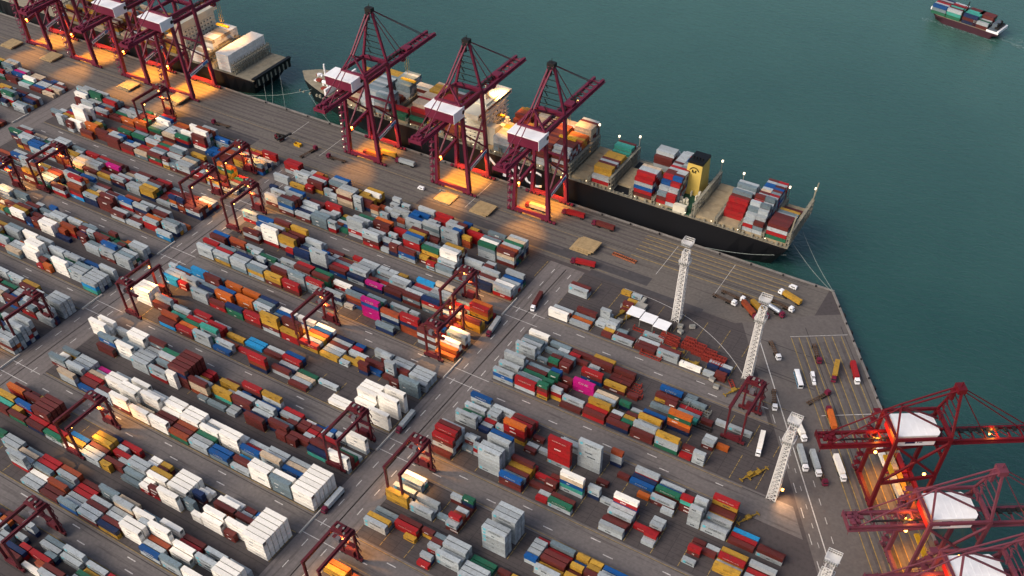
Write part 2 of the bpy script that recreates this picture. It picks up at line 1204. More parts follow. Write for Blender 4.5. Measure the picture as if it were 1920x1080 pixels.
# survey of the container stacks: sheet corner lines start with @, then a position, the colours of the
# stack from the top down (a slash marks a twenty-foot one)
HP=6.725; RP=2.87; TZ=2.64
COLX={'R':(-201.6,1),'M':(-225.8,-1),'L':(-436,-1),'F':(-642,-1)}
COLR={'R':(-201.6,-30),'M':(-412,-225.8),'L':(-622,-436),'F':(-815,-642)}
def ground_at(px,py,z):
    x,y=px-960,py-783.36
    cr_,sr_=math.cos(-.0165057),math.sin(-.0165057); ca,sa=math.cos(.81950795),math.sin(.81950795); yw=-.55778767
    X=cr_*x+sr_*y; Y=-sr_*x+cr_*y
    yy=1806.77*ca-Y*sa; zz=1806.77*sa+Y*ca; t=(360-z)/zz
    a,b=X*t,yy*t
    return a*math.cos(yw)+b*math.sin(yw), -a*math.sin(yw)+b*math.cos(yw)
SL={}
def occupied(c,k,h,r,i,w):
    return any((c,k,h,r,j) in SL for j in range(i,i+w)) or ((c,k,h,r,i-1) in SL and SL[(c,k,h,r,i-1)][1]==2)
ox=oy=0
for line in SURVEY.split('\n'):
    if not line: continue
    if line[0]=='@': ox,oy=[int(q) for q in line.split()[1:]]; continue
    xy,s=line.split(); x,y=[float(q) for q in xy.split(',')]
    half=s.endswith('/'); s=s.rstrip('/')
    u,v=ground_at(ox+x/4,oy+y/4,2.7*len(s)); best=None
    for c,(lo,hi) in COLR.items():
        if lo-9<=u<=hi+9:
            for k in range(-2,4):
                for h in (0,1):
                    for r in range(6):
                        e=abs(v0(c,k,h)+(r+.5)*RP-v)
                        if best is None or e<best[0]: best=(e,c,k,h,r)
    if best is None or best[0]>9: continue
    e,c,k,h,r=best; a,sg=COLX[c]; d=(u-a)*sg/HP
    if half: i=round(d-.5); wd=1
    else: i=2*round((d-1)/2); wd=2
    i=max(i,0)
    if occupied(c,k,h,r,i,wd):
        up=v>v0(c,k,h)+(r+.5)*RP; ok=False
        for r2 in ([r+1,r-1,r+2,r-2] if up else [r-1,r+1,r-2,r+2]):
            if 0<=r2<6 and not occupied(c,k,h,r2,i,wd): r=r2; ok=True; break
        if not ok: continue
    SL[(c,k,h,r,i)]=(s,wd)
for q_ in list(SL):
    if (q_[0]=='L' or (q_[0]=='M' and q_[1]>=2)) and len(SL[q_][0])<=2 and random.random()<.5: SL[q_]=(SL[q_][0]+random.choice('wrGRb'),SL[q_][1])
SEEN=dict(SL)
def blocks_face(c,k,h,r,i):
    # a filled stack would stand in front of a surveyed tall one
    return any(len(SEEN[q][0])>=3 and r2==r+1 for r2 in (r+1,) for q in ((c,k,h,r2,i),(c,k,h,r2,i+1)) if q in SEEN)
# stacks hidden behind or between the surveyed ones
DENSE=lambda c,k,h,b,r:(c in 'LF' and k>=(0 if c=='L' else 2)) or (c=='M' and (k==3 or (k==2 and h==1)) and not(k==3 and h==1 and b==0))
for c,(lo,hi) in COLR.items():
    for k in range(-2,4):
        for h in (0,1):
            for b in range(int((hi-lo)/HP/2)):
                hb_=random.choice([2,3,3,4])
                for r in range(6):
                    i=2*b
                    if blocks_face(c,k,h,r,i) or not DENSE(c,k,h,b,r) or any((c,k,h,r,j) in SL for j in (i,i+1)) or ((c,k,h,r,i-1) in SL and SL[(c,k,h,r,i-1)][1]==2): continue
                    if random.random()<(.86 if c!='M' else .8):
                        q=[len(SL[z_][0]) for z_ in ((c,k,h,r-1,i),(c,k,h,r+1,i)) if z_ in SL]
                        hh=max(1,min(5,(max(q) if q else hb_)-random.choice([0,0,0,1])))
                        if random.random()<.25:
                            for j in (i,i+1): SL[(c,k,h,r,j)]=(''.join(random.choice('wwwGGrrrrRBboYgcO') for _ in range(max(1,hh-random.choice([0,1])))),1)
                        else: SL[(c,k,h,r,i)]=(''.join(random.choice('wwwwGGGrrrrRBboYcg') for _ in range(hh)),2)
for pas in range(2):
    new={}
    for c,(lo,hi) in COLR.items():
        nb=int((hi-lo)/HP/2)+1
        for k in range(-2,4):
            for h in (0,1):
                for b in range(nb+1):
                    for r in range(6):
                        i=2*b
                        if blocks_face(c,k,h,r,i): continue
                        if any((c,k,h,r,j) in SL for j in (i,i+1)) or ((c,k,h,r,i-1) in SL and SL[(c,k,h,r,i-1)][1]==2): continue
                        nn=[]
                        for rr,ii in ((r-1,i),(r+1,i),(r,i-2),(r,i+2)):
                            q=SL.get((c,k,h,rr,ii)) or SL.get((c,k,h,rr,ii+1))
                            if q: nn.append(q)
                        lowfront=(c,k,h,r-1,i) not in SL and r>0
                        need=3 if c=='R' else 2
                        if c=='M' and k==1 and h==0: need=3
                        if c=='R' and k<=0 and b>4: need=4
                        if len(nn)>=need and random.random()<(.8 if c!='R' else .6):
                            ln=sorted(len(q[0]) for q in nn); hh=max(1,(ln[len(ln)//2] if c!='R' else ln[0])-(1 if random.random()<.2 else 0)); hh=min(hh,4)
                            s=''.join(random.choice('wwwwGGrrrrRBboYcgw') for _ in range(hh))
                            if sum(q[0][0]=='W' for q in nn)>=2: s='W'*hh
                            new[(c,k,h,r,i)]=(s,2)
    SL.update(new)
# ------------------------------------------------------------ water and ground
wm=bpy.data.materials.new('sea_water'); wm.use_nodes=True; n=wm.node_tree; b=n.nodes['Principled BSDF']
b.inputs['Roughness'].default_value=.22; b.inputs['IOR'].default_value=1.62
geo=n.nodes.new('ShaderNodeNewGeometry')
mp=n.nodes.new('ShaderNodeMapping'); mp.inputs['Rotation'].default_value=(0,0,.5); mp.inputs['Scale'].default_value=(1,1.9,1); n.links.new(geo.outputs['Position'],mp.inputs[0])
n1=n.nodes.new('ShaderNodeTexNoise'); n1.inputs['Scale'].default_value=.16; n1.inputs['Detail'].default_value=7; n1.inputs['Roughness'].default_value=.62; n1.inputs['Distortion'].default_value=.6
n.links.new(mp.outputs[0],n1.inputs[0])
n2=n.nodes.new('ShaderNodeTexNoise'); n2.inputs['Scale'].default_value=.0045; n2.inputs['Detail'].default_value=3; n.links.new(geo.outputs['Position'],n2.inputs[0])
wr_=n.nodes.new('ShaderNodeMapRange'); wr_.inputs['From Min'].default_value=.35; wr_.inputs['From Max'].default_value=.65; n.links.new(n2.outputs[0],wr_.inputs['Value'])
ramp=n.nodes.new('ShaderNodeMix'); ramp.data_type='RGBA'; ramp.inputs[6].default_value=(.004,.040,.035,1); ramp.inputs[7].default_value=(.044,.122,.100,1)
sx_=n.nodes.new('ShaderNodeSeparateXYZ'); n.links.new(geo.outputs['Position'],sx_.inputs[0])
off=n.nodes.new('ShaderNodeMapRange'); off.inputs['From Min'].default_value=330; off.inputs['From Max'].default_value=820; n.links.new(sx_.outputs[1],off.inputs['Value'])  # paints grazing sky reflection and haze into the base colour, lighter seaward
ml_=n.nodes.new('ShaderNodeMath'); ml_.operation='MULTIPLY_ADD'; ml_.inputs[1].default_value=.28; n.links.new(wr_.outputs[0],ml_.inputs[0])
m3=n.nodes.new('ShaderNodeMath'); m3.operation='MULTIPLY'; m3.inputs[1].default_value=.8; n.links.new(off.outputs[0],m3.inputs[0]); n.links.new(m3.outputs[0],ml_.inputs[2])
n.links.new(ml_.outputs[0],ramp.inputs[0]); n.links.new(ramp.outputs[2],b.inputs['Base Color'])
bp=n.nodes.new('ShaderNodeBump'); bp.inputs['Strength'].default_value=.55; bp.inputs['Distance'].default_value=1.2; n.links.new(n1.outputs[0],bp.inputs['Height']); n.links.new(bp.outputs[0],b.inputs['Normal'])
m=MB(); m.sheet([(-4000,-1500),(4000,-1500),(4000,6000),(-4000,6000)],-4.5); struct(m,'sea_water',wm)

yardm=mat('yard_asphalt',S('#4b4545'),.85,0,.22,.5,dirt=(S('#2f2c2c'),.5,(1,1,1),.5))
roadm=mat('road_concrete',S('#6b6563'),.85,0,.14,.6,dirt=(S('#3d3836'),.11,(.22,4.5,1),.85))
road2=mat('cross_road_concrete',S('#706967'),.85,0,.13,.6,dirt=(S('#433d3a'),.11,(4.5,.22,1),.8))
apronm=mat('apron_concrete',S('#66605b'),.85,0,.15,.6,dirt=(S('#3d3634'),.12,(.12,4,1),.75))
apron2m=mat('second_apron_concrete',S('#645e5b'),.85,0,.15,.6,dirt=(S('#453f3d'),.3,(1,1,1),.6))
patchm=mat('dark_asphalt_patch',S('#474446'),.9,0,.15,.3)
linew=mat('worn_white_line_paint',S('#c3bfba'),.7,0,.3,.8)
liney=mat('worn_yellow_line_paint',S('#9a8248'),.8,0,.35,.6)
lanem=mat('tyre_darkened_lane',S('#575150'),.85,0,.2,.3)
railm=mat('dark_rail_groove',S('#3a3636'),.8,0,.2,1)
edgem=mat('quay_edge_concrete',S('#7d7873'),.85,0,.2,.3)
A=q2(0,0); Bq=q2(560,0)
land=[(-1100,-400),(Bq[0],-400),Bq,(CX,CY),(-1100,466.5)]
m=MB(); m.poly(land,-9,0); struct(m,'container_yard_ground',yardm)
# lanes along the rows (yard roads)
m=MB()
for c,(a,bb) in {'F':(-900,-641),'L':(-622,-436),'M':(-412,-225)}.items():
    for k in range(-2,4):
        lo=v0(c,k-1,1)+19; hi=v0(c,k,0)-1.0
        m.sheet([(a,lo),(bb,lo),(bb,hi),(a,hi)],.02)
for k in range(-1,4):
    lo=v0('R',k-1,1)+19; hi=v0('R',k,0)-1.0
    e=lambda v:CX+T.x/T.y*(v-(CY+N.y*-60))+N.x*-60
    m.sheet([(-202,lo),(e(lo),lo),(e(hi),hi),(-202,hi)],.02)
struct(m,'yard_lane_road',roadm)
m=MB()
for a,bb in ((-641,-622),(-436,-412),(-225,-202)): m.sheet([(a,-60),(bb,-60),(bb,408),(a,408)],.035)
struct(m,'cross_road',road2)
m=MB(); m.sheet([(-1000,411),(-150,411),(-108,411),(-72,440),(-72,466),(-1000,466)],.05); struct(m,'quay_apron',apronm)
m=MB(); m.sheet([q2(20,-58),q2(20,-.5),q2(520,-.5),q2(520,-58)],.045); struct(m,'second_quay_apron',apron2m)
m=MB(); m.sheet([(-330,415.5),(-165,415.5),(-165,423.5),(-330,423.5)],.065); m.sheet([(-200,408),(-128,409),(-128,413),(-200,413)],.065); m.sheet([(-560,412.5),(-470,412.5),(-470,424),(-560,424)],.065)
struct(m,'asphalt_patch',patchm)
# quay edge: coping, crane rails
m=MB()
m.box(-1000,CX,465.2,466.7,0,.35); 
p=[q2(0,-1.2),q2(0,.2),q2(560,.2),q2(560,-1.2)]; m.poly(p,0,.35)
struct(m,'quay_edge_kerb',edgem)
m=MB()
for v in (440.3,441.4,462.9,464.0): m.sheet([(-1000,v),(-84,v),(-84,v+.45),(-1000,v+.45)],.075)
ml=MB()
for v,wd in ((421,1.3),(426,1.0),(430.5,1.5),(435,1.2),(445.3,1.6),(449.2,1.3),(453.0,1.6),(456.8,1.3),(460.3,1.0)):
    x=-1000
    while x<-190:
        L=random.uniform(40,160); ml.sheet([(x,v),(min(x+L,-180),v),(min(x+L,-180),v+wd),(x,v+wd)],.08); x+=L+random.uniform(3,30)
for v in (443,447,451,455,459): ml.sheet([(-180,v),(-96,v),(-96,v+.9),(-180,v+.9)],.08)
for n_ in (-24,-4.2):
    m.sheet([q2(30,n_),q2(520,n_),q2(520,n_+.4),q2(30,n_+.4)],.08)
for n_,wd in ((-8.5,1.6),(-13,2.0),(-17.5,1.6),(-21.8,1.8),(-27,1.2),(-31,1.4)): ml.sheet([q2(42,n_),q2(520,n_),q2(520,n_+wd),q2(42,n_+wd)],.08)
for v in range(-2,4):
    for c in 'RML':
        for h in (0,1):
            s0=v0(c,v,h)
            for vv in (s0-2.6,s0+18.6):
                a,bb={'R':(-202,-40-(s0-180)*.05),'M':(-412,-225),'L':(-622,-436)}[c]
                m.sheet([(a,vv),(bb,vv),(bb,vv+.45),(a,vv+.45)],.05)
    for x in (-213.2,-424.8): m.sheet([(x,60),(x+.5,60),(x+.5,405),(x,405)],.055)
for c in 'RM':
    for k in range(-1,4):
        for h in (0,1):
            s0=v0(c,k,h); a=-201.6 if c=='R' else -225.8-13.45*14; n_=22 if c=='R' else 28
            for r in range(7): m.sheet([(a,s0+r*2.87-.3),(a+n_*6.725,s0+r*2.87-.3),(a+n_*6.725,s0+r*2.87-.08),(a,s0+r*2.87-.08)],.015)
            for i in range(n_+1): m.sheet([(a+i*6.725-.4,s0-.3),(a+i*6.725-.1,s0-.3),(a+i*6.725-.1,s0+17.1),(a+i*6.725-.4,s0+17.1)],.022)
struct(m,'rail_groove',railm); struct(ml,'wheel_track_marks',lanem)
# painted lines
m=MB()
def dash(p,q,wd=.35,on=6,off=7,mi=0,z=.1):
    p=Vector(p);q=Vector(q);d=(q-p);L=d.length;d/=L;nn=Vector((-d.y,d.x))*wd/2;t=0
    while t<L:
        a=p+d*t;b_=p+d*min(t+on,L); m.sheet([(a-nn)[:2],(b_-nn)[:2],(b_+nn)[:2],(a+nn)[:2]],z,mi); t+=on+off
for x in (-219,-208):
    dash((x,60),(x,405),.45,4.5,9)
for x in (-430.5,-418.5): dash((x,60),(x,405),.45,4.5,9)
for c,a,bb in (('R',-200,-60),('M',-411,-226),('L',-622,-437)):
    for k in range(-2,4):
        mid=(v0(c,k-1,1)+19+v0(c,k,0)-1)/2
        dash((a+8,mid-2.6),(bb-14,mid-2.6),.5,5,26); dash((a+20,mid+2.8),(bb-8,mid+2.8),.5,5,31)
        dash((a,mid-6.6),(bb,mid-6.6),.25,500,1,1); dash((a,mid+6.6),(bb,mid+6.6),.25,500,1,1)
dash(q2(40,-51.4),q2(400,-51.4),.5,500,1); dash(q2(95,-46.8),q2(400,-46.8),.3,4,7); dash(q2(95,-56.6),q2(400,-56.6),.35,6,9)
dash(q2(120,-53.8),q2(400,-53.8),.25,3,8)
# crossings: pale slabs at the lane ends
for x0 in (-225,-436):
    for k in range(-1,4):
        lo=v0('M',k-1,1)+20; hi=v0('M',k,0)-2
        for vv in (lo+1,hi-1.5): dash((x0,vv),(x0+23,vv),.35,500,1,0,.09)
for n_ in (-6,-11,-15.6,-20,-25.2,-29.4,-33.6): dash(q2(38,n_),q2(420,n_),.42,500,1,1)
dash(q2(37,-34),q2(37,-2),.3,100,1); dash(q2(97,-32),q2(97,-3),.4,100,1)
for v in (444.8,448.8,452.7,456.6,460.2,437.8): dash((-186,v),(-92,v),.5,500,1,1)
for x in (-128,-165,-300,-420,-455): dash((x,428),(x,460),.28,100,1)
for v in (414.5,437): dash((-1000,v),(-190,v),.2,300,4,1)
# bay outlines of the yard blocks
for c in 'RM':
    for k in range(-1,4):
        for h in (0,1):
            s0=v0(c,k,h); a=-201.6 if c=='R' else -225.8-13.45*14
            cnt=11 if c=='R' else 14
            for i in range(cnt+1): dash((a+i*13.45-.4,s0),(a+i*13.45-.4,s0+17),.3,2.4,.5,1,.03)
# curved road edge near the masts
prev=None
for i in range(26):
    t=i/25; x=-175+t*88; y=407-34*t**2.6
    if prev: dash(prev,(x,y),.3,100,1)
    prev=(x,y)
o=m.build('lane_markings',[linew,liney]); o['kind']='structure'

# ------------------------------------------------------------ containers
def cont_geo(m,x0,y0,z0,L,mi,rot=False,W=2.44,H=2.45):
    """container with recessed side panels, corner posts and rails"""
    x1=x0+L;y1=y0+W;z1=z0+H
    if rot: x1=x0+W;y1=y0+L
    i=.13;dp=.11
    # side -y
    def panel(o,a,b_,nrm):
        # o origin corner, a,b_ edge vectors, nrm outward
        o=Vector(o);a=Vector(a);b_=Vector(b_);nrm=Vector(nrm);la=a.length;lb=b_.length;ea=a/la;eb=b_/lb
        P0=[o,o+a,o+a+b_,o+b_]; P1=[o+ea*i+eb*i,o+a-ea*i+eb*i,o+a-ea*i+b_-eb*i,o+ea*i+b_-eb*i]; P2=[q-nrm*dp for q in P1]
        m.add(P0+P1+P2,[(0,1,5,4),(1,2,6,5),(2,3,7,6),(3,0,4,7),(4,5,9,8),(5,6,10,9),(6,7,11,10),(7,4,8,11),(8,9,10,11)],mi)
    dx=x1-x0;dy=y1-y0;h=z1-z0
    panel((x0,y0,z0),(dx,0,0),(0,0,h),(0,-1,0)); panel((x1,y0,z0),(0,dy,0),(0,0,h),(1,0,0))
    panel((x1,y1,z0),(-dx,0,0),(0,0,h),(0,1,0)); panel((x0,y1,z0),(0,-dy,0),(0,0,h),(-1,0,0))
    m.add([(x0,y0,z1),(x1,y0,z1),(x1,y1,z1),(x0,y1,z1),(x0,y0,z0),(x1,y0,z0),(x1,y1,z0),(x0,y1,z0)],[(0,1,2,3),(7,6,5,4)],mi)
m=MB(); cont_geo(m,0,0,0,12.19,0); me40=m.mesh('container_forty',CM['w'])
m=MB(); cont_geo(m,0,0,0,6.06,0); me20=m.mesh('container_twenty',CM['w'])
# door bars and roof seams of a container seen close: children of the nearest ones
CONT=[]  # (x,y,z,len,colour,block info)
for (c,k,h,r,i),(s,wd) in sorted(SL.items()):
    a,sg=COLX[c]; nn=len(s); half=wd==1
    x0=a+HP*i if sg>0 else a-HP*(i+wd)+.5
    x0+=random.uniform(-.05,.05); y0=v0(c,k,h)+r*RP
    for t,ch in enumerate(s[::-1]):
        CONT.append(dict(x=x0,y=y0+random.uniform(-.05,.05),z=.03+t*TZ,L=6.06 if half else 12.19,c=ch if ch in PAL else 'r',top=t==nn-1,t=t,n=nn,col=c,k=k,h=h,r=r,i=i))
# which containers show: top ones and those whose near side is not covered
hgt={}
for c in CONT:
    for q in range(2 if c['L']>7 else 1): hgt[(c['col'],c['k'],c['h'],c['r'],c['i']+q)]=c['n']
def face_open(c):
    if c['r']==0: return True
    return min(hgt.get((c['col'],c['k'],c['h'],c['r']-1,c['i']+q),0) for q in range(2 if c['L']>7 else 1))<=c['t']
def inframe(c):
    p=cam.matrix_world.inverted()@Vector((c['x']+c['L']/2,c['y'],c['z']))
    X=960+1806.77*p.x/-p.z; Y=783.36-1806.77*p.y/-p.z
    return 4<X<1916 and 4<Y<1076
cand=[c for c in CONT if (c['top'] or face_open(c)) and inframe(c)]
def showsize(c):
    d=(c['x'])**2+(c['y'])**2+360**2
    return -(c['L']*(2.4*(1 if c['top'] else 0)+2.5*(.75 if face_open(c) else 0)))/d
cand.sort(key=showsize); ind=cand[:300]; ids={id(c) for c in ind}
ORD=['first','second','third','fourth','fifth','sixth','seventh','eighth','ninth','tenth','eleventh','twelfth','thirteenth','fourteenth','fifteenth','sixteenth']
NUM=['one','two','three','four','five','six','seven','eight','nine']
YN={'R':'right','M':'middle','L':'left','F':'far left'}
logo_sq=mat('pale_blue_logo',S('#5fb4c4'),.5); logo_dk=mat('dark_letters',S('#27313c'),.6); logo_w=mat('white_letters',S('#e6e2dc'),.6); logo_b=mat('black_letters',S('#16120c'),.6)
def logo_mesh():
    L={}
    def tm(body,size,m_,xx,zz,sx=1):
        t=text('logo',body,size,m_,None); me=t.data
        vs=[(v.co.x*sx+xx, -.055, v.co.y+zz) for v in me.vertices]; fs=[tuple(p.vertices) for p in me.polygons]
        bpy.data.objects.remove(t); return vs,fs
    def make(name,items,mats,sq=None):
        mb=MB()
        for b_,sz,mi,xx,zz,sx in items:
            vs,fs=tm(b_,sz,mats[mi],xx,zz,sx); mb.add(vs,fs,mi)
        if sq: mb.box(sq[0],sq[1],-.05,.09,sq[2],sq[3],sq[4])
        return mb.mesh(name,mats)
    L['w']=make('logo_star',[('MAERSK',1.5,0,6.9,1.3,1.15)],[logo_dk,logo_sq],(.9,2.3,.55,2.0,1))
    L['Y']=make('logo_msc',[('MSC',1.3,0,6.1,1.3,1)],[logo_b])
    L['M']=make('logo_one',[('ONE',1.9,0,6.1,1.25,1.5)],[logo_w])
    L['g']=make('logo_evergreen',[('EVERGREEN',1.3,0,6.1,1.3,1.1)],[logo_w])
    L['R']=make('logo_hamburg',[('HAMBURG SUD',1.1,0,6.1,1.3,1)],[logo_w])
    L['B']=make('logo_cosco',[('COSCO',1.5,0,6.1,1.3,1.2)],[logo_w])
    L['W']=make('logo_reefer',[('MAERSK',1.0,0,6.1,1.2,1)],[mat('grey_letters',S('#8b8f95'),.6)])
    return L
LOGO=logo_mesh()
# end doors / refrigeration unit
m=MB()
for y in (.35,.8,1.6,2.05): m.box(12.19-.06,12.24,y,y+.06,.15,2.4)
m.box(12.13,12.2,1.18,1.25,.1,2.4); door40=m.mesh('end_doors',greyp)
m=MB(); m.box(12.13,12.23,.3,2.1,.2,2.3); m.box(12.2,12.26,.6,1.1,1.3,1.9,1); m.box(12.2,12.26,1.3,1.8,1.3,1.9,1); reef=m.mesh('cooling_unit',[greyp,dark])
used={}
proto=None
for c in ind:
    me=me40 if c['L']>7 else me20
    if proto is None:
        proto=bpy.data.objects.new('shipping_container',me); o=proto
    else: o=proto.copy(); o.data=me
    col.objects.link(o); o.location=(c['x'],c['y'],c['z'])
    o.material_slots[0].link='OBJECT'; o.material_slots[0].material=CM[c['c']]
    cn=PAL[c['c']][1]; sz='forty-foot' if c['L']>7 else 'twenty-foot'
    bi=(3-c['k'])*2+(1-c['h'])
    if c['n']==1: tr='on ground'
    elif c['top']: tr='topping '+NUM[c['n']-1]
    else: tr='under '+NUM[c['n']-1-c['t']-1]
    bay=c['i']//2
    hb=''
    if c['L']<7: sz='near twenty-foot' if (c['i']%2==0) else 'far twenty-foot'
    lab='%s %s container %s, %s bay, %s row, %s block from quay, %s yard'%(cn,sz,tr,ORD[bay],ORD[c['r']],ORD[bi],YN[c['col']])
    if len(lab.split())>16: lab=lab.replace(' from quay','')
    tag(o,lab,'shipping container','containers stacked in the yard blocks')
    used[lab]=used.get(lab,0)+1
    if c['L']>7 and face_open(c) and c['c'] in LOGO and (c['c']!='w' or random.random()<.75):
        lg=bpy.data.objects.new('painted_logo',LOGO[c['c']]); col.objects.link(lg); lg.parent=o
    if c['L']>7 and c['x']<-150:
        d_=bpy.data.objects.new('cooling_unit' if c['c']=='W' else 'door_bars',reef if c['c']=='W' else door40); col.objects.link(d_); d_.parent=o
print('label repeats',[k for k,v in used.items() if v>1][:5], sum(v>1 for v in used.values()))
KEYS=list(PAL)
big=MB(); jit=[]
def addc(x,y,z,L,ch,rot=False):
    a=len(big.f); cont_geo(big,x,y,z,L,KEYS.index(ch),rot); j_=random.random(); jit.extend([j_]*(len(big.f)-a))
MK={'w':15,'W':17,'R':16,'B':16,'M':16,'g':16,'Y':15,'s':16,'r':16,'O':16,'G':16}
for c in CONT:
    if id(c) not in ids:
        addc(c['x'],c['y'],c['z'],c['L'],c['c'])
        if face_open(c) and c['c'] in MK and random.random()<.5:
            n0=len(big.f); x=c['x']+c['L']*random.choice([.2,.3,.42]); n_=random.choice([3,4,5,6]); hh=random.choice([.4,.55,.75])
            for q in range(n_): big.box(x+q*hh*.95,x+q*hh*.95+hh*.68,c['y']+.02,c['y']+.08,c['z']+.8,c['z']+.8+hh,MK[c['c']])
            if c['c']=='w' and random.random()<.5: big.box(c['x']+.8,c['x']+2.0,c['y']+.02,c['y']+.08,c['z']+.5,c['z']+2.0,18)
            jit.extend([.5]*(len(big.f)-n0))

# ------------------------------------------------------------ ships
decktan=mat('ship_deck_tan',S('#8f8672'),.75,0,.18,.25,dirt=(S('#6a5f4c'),.4,(1,1,1),.5))
hatchm=mat('hatch_cover_tan',S('#9a8a6e'),.75,0,.18,.3)
hullk=mat('ship_hull_black',S('#0b0d13'),.5,0,.2,.05)
bridgem=mat('lashing_bridge_grey_beige',S('#8d8877'),.65,0,.15,.5)
houseW=mat('ship_house_cream',S('#d9d2bd'),.55,0,.08,.3)
greendk=mat('ship_deck_green',S('#1f4a37'),.7,0,.15,.4)
def hull(name,u0,u1,vc,hb,zd,bow=-1,mats=None,zw=-4.6,sheer=3,tumble=0):
    """bow at u0 (bow=-1) or u1 (bow=1)"""
    nst=40; m=MB(); rows=[]
    for i in range(nst+1):
        t=i/nst; s=t if bow==-1 else 1-t   # s=0 at bow
        fb=min(1,(s/.14))**.5 if s<.14 else 1
        fw=min(1,(s/.24))**1.1 if s<.24 else 1
        if s>.9: fw=1-(s-.9)/.1*.35
        st=max(0,(.16-s)/.16)
        zz=zd+sheer*st**1.3
        over=0
        x=u0+(u1-u0)*t
        xw=x+(-bow)*0
        if s<.1: xw=x+(-bow)*(-1)*0
        xw=x - bow*(.1-s)*90*.8*(1 if s<.1 else 0)
        if s>.93: xw=x - bow*(-1)*0 + bow*(s-.93)/.07*9
        rows.append([(xw,vc-hb*fw,zw),(x,vc-hb*fb,zz-1.2),(x,vc-hb*fb,zz),(x,vc+hb*fb,zz),(x,vc+hb*fb,zz-1.2),(xw,vc+hb*fw,zw)])
    for i in range(nst):
        a=rows[i];b_=rows[i+1]
        for q in range(5):
            mi=1 if q==2 else 0
            m.add([a[q],b_[q],b_[q+1],a[q+1]],[(0,1,2,3)],mi)
    for r_ in (rows[0],rows[-1]): m.add(r_,[tuple(range(6))],0)
    # bulwark
    return m,rows
def ship_root(name,label,loc=(0,0,0)):
    o=empty(name,loc); tag(o,label,'container ship'); return o
shipB=ship_root('container_ship','long black-hulled container ship alongside the quay with yellow funnel and half-empty deck',(-290,492,0))
m,rows=hull('hull',-484,-103,492,21.5,14.5); 
b_=m.build('hull',[hullk,decktan],shipB); b_.matrix_parent_inverse=shipB.matrix_world.inverted() if False else Matrix.Translation((290,-492,0))
def pB(mb,name,mats,par=None):
    o=mb.build(name,mats,shipB); o.matrix_parent_inverse=Matrix.Translation((290,-492,0)); return o
t=text('hull_letters','MSC',17,white,shipB,(-289,470.38,5.6),(math.pi/2,0,0),.06,1.35); t.matrix_parent_inverse=Matrix.Translation((290,-492,0)); t['label']='big white letters on black hull'
# hatch covers and coaming
m=MB()
BAYS={}
for i,u in enumerate([-117.3,-132,-146.8,-161.6,-188,-203.5,-218,-232.6,-247.2,-261.8,-276.4]+[-291-14.6*j for j in range(2)]+[-344-14.6*j for j in range(7)]):
    BAYS[i]=u
    if i==6: continue
    for q in range(5): m=MB(); m.box(u+.2,u+12.6,472.6+q*7.9,472.6+q*7.9+7.5,13.5,16.6); pB(m,'hatch_cover',[hatchm])
m=MB(); m.box(-218,-206,472,480,13.6,15,0); m.box(-217.4,-206.6,472.6,479.4,14.4,15.1,1); m.box(-218,-206,500,511,13.6,15); m.box(-217.4,-206.6,500.6,510,14.4,15.1,1); m.box(-218,-206,480,500,13.6,16.6,2)
pB(m,'open_hold',[bridgem,black,hatchm])
for u in (-103.5,-118.7,-133.4,-148.2,-163,-189.6,-204.9,-219.4,-234,-248.6,-263.2,-277.8,-300,-345.5,-360,-375,-389.4,-404,-418):
    m=MB(); z1=24.5 if u>-105 or u in(-163,-219.4,-248.6) else 20.5
    for z in (14.5,17.5,20.5,23.5):
        if z<z1: m.box(u-.9,u+.9,471.2,512.8,z,z+.22)
    y=471.4
    while y<513: 
        for xx in (u-.8,u+.8): m.beam((xx,y,14),(xx,y,z1),.3)
        m.beam((u+.8,y,14.5),(u+.8,min(y+5.1,512.6),z1-1),.15); y+=5.15
    m.box(u-.95,u-.85,471.2,512.8,z1-1,z1-.7); m.box(u+.85,u+.95,471.2,512.8,z1-1,z1-.7); m.box(u-.9,u+.9,471.2,512.8,z1-1.6,z1-1.35)
    if u>-105: 
        for y in (474,512): m.beam((u,y,24),(u+1,y,36),.7)
    lb=pB(m,'lashing_bridge',[bridgem])
    if u in (-103.5,-118.7,-148.2,-163,-219.4,-234,-248.6,-263.2):
        mm=MB(); mm.box(u-.25,u+.25,512,512.5,z1,z1+6.5); o=pB(mm,'light_mast',[greyp]); mm=MB(); mm.box(u-.5,u+.5,511.7,512.7,z1+6.5,z1+7.6); pB(mm,'mast_lamp',[whitelamp])
# deck side fittings
m=MB()
for i in range(120):
    u=-470+i*3.05
    if random.random()<.75: m.box(u,u+random.uniform(.5,1.6),470.9,472.2,14.5,14.5+random.uniform(.6,2.2))
pB(m,'deck_fittings',[bridgem])['kind']='stuff'
for i in range(20): m=MB(); u=-440+i*17; m.box(u,u+.4,471,471.4,16.4,16.8); pB(m,'deck_lamp',[whitelamp])
m=MB(); 
for s_ in (470.7,513.3):
    for i in range(180): m.box(-452+i*1.93,-452+i*1.93+.08,s_-.04,s_+.04,14.5,15.6)
    m.box(-452,-104,s_-.05,s_+.05,15.55,15.65); m.box(-452,-104,s_-.04,s_+.04,15.0,15.08)
pB(m,'guard_rail',[greyp])
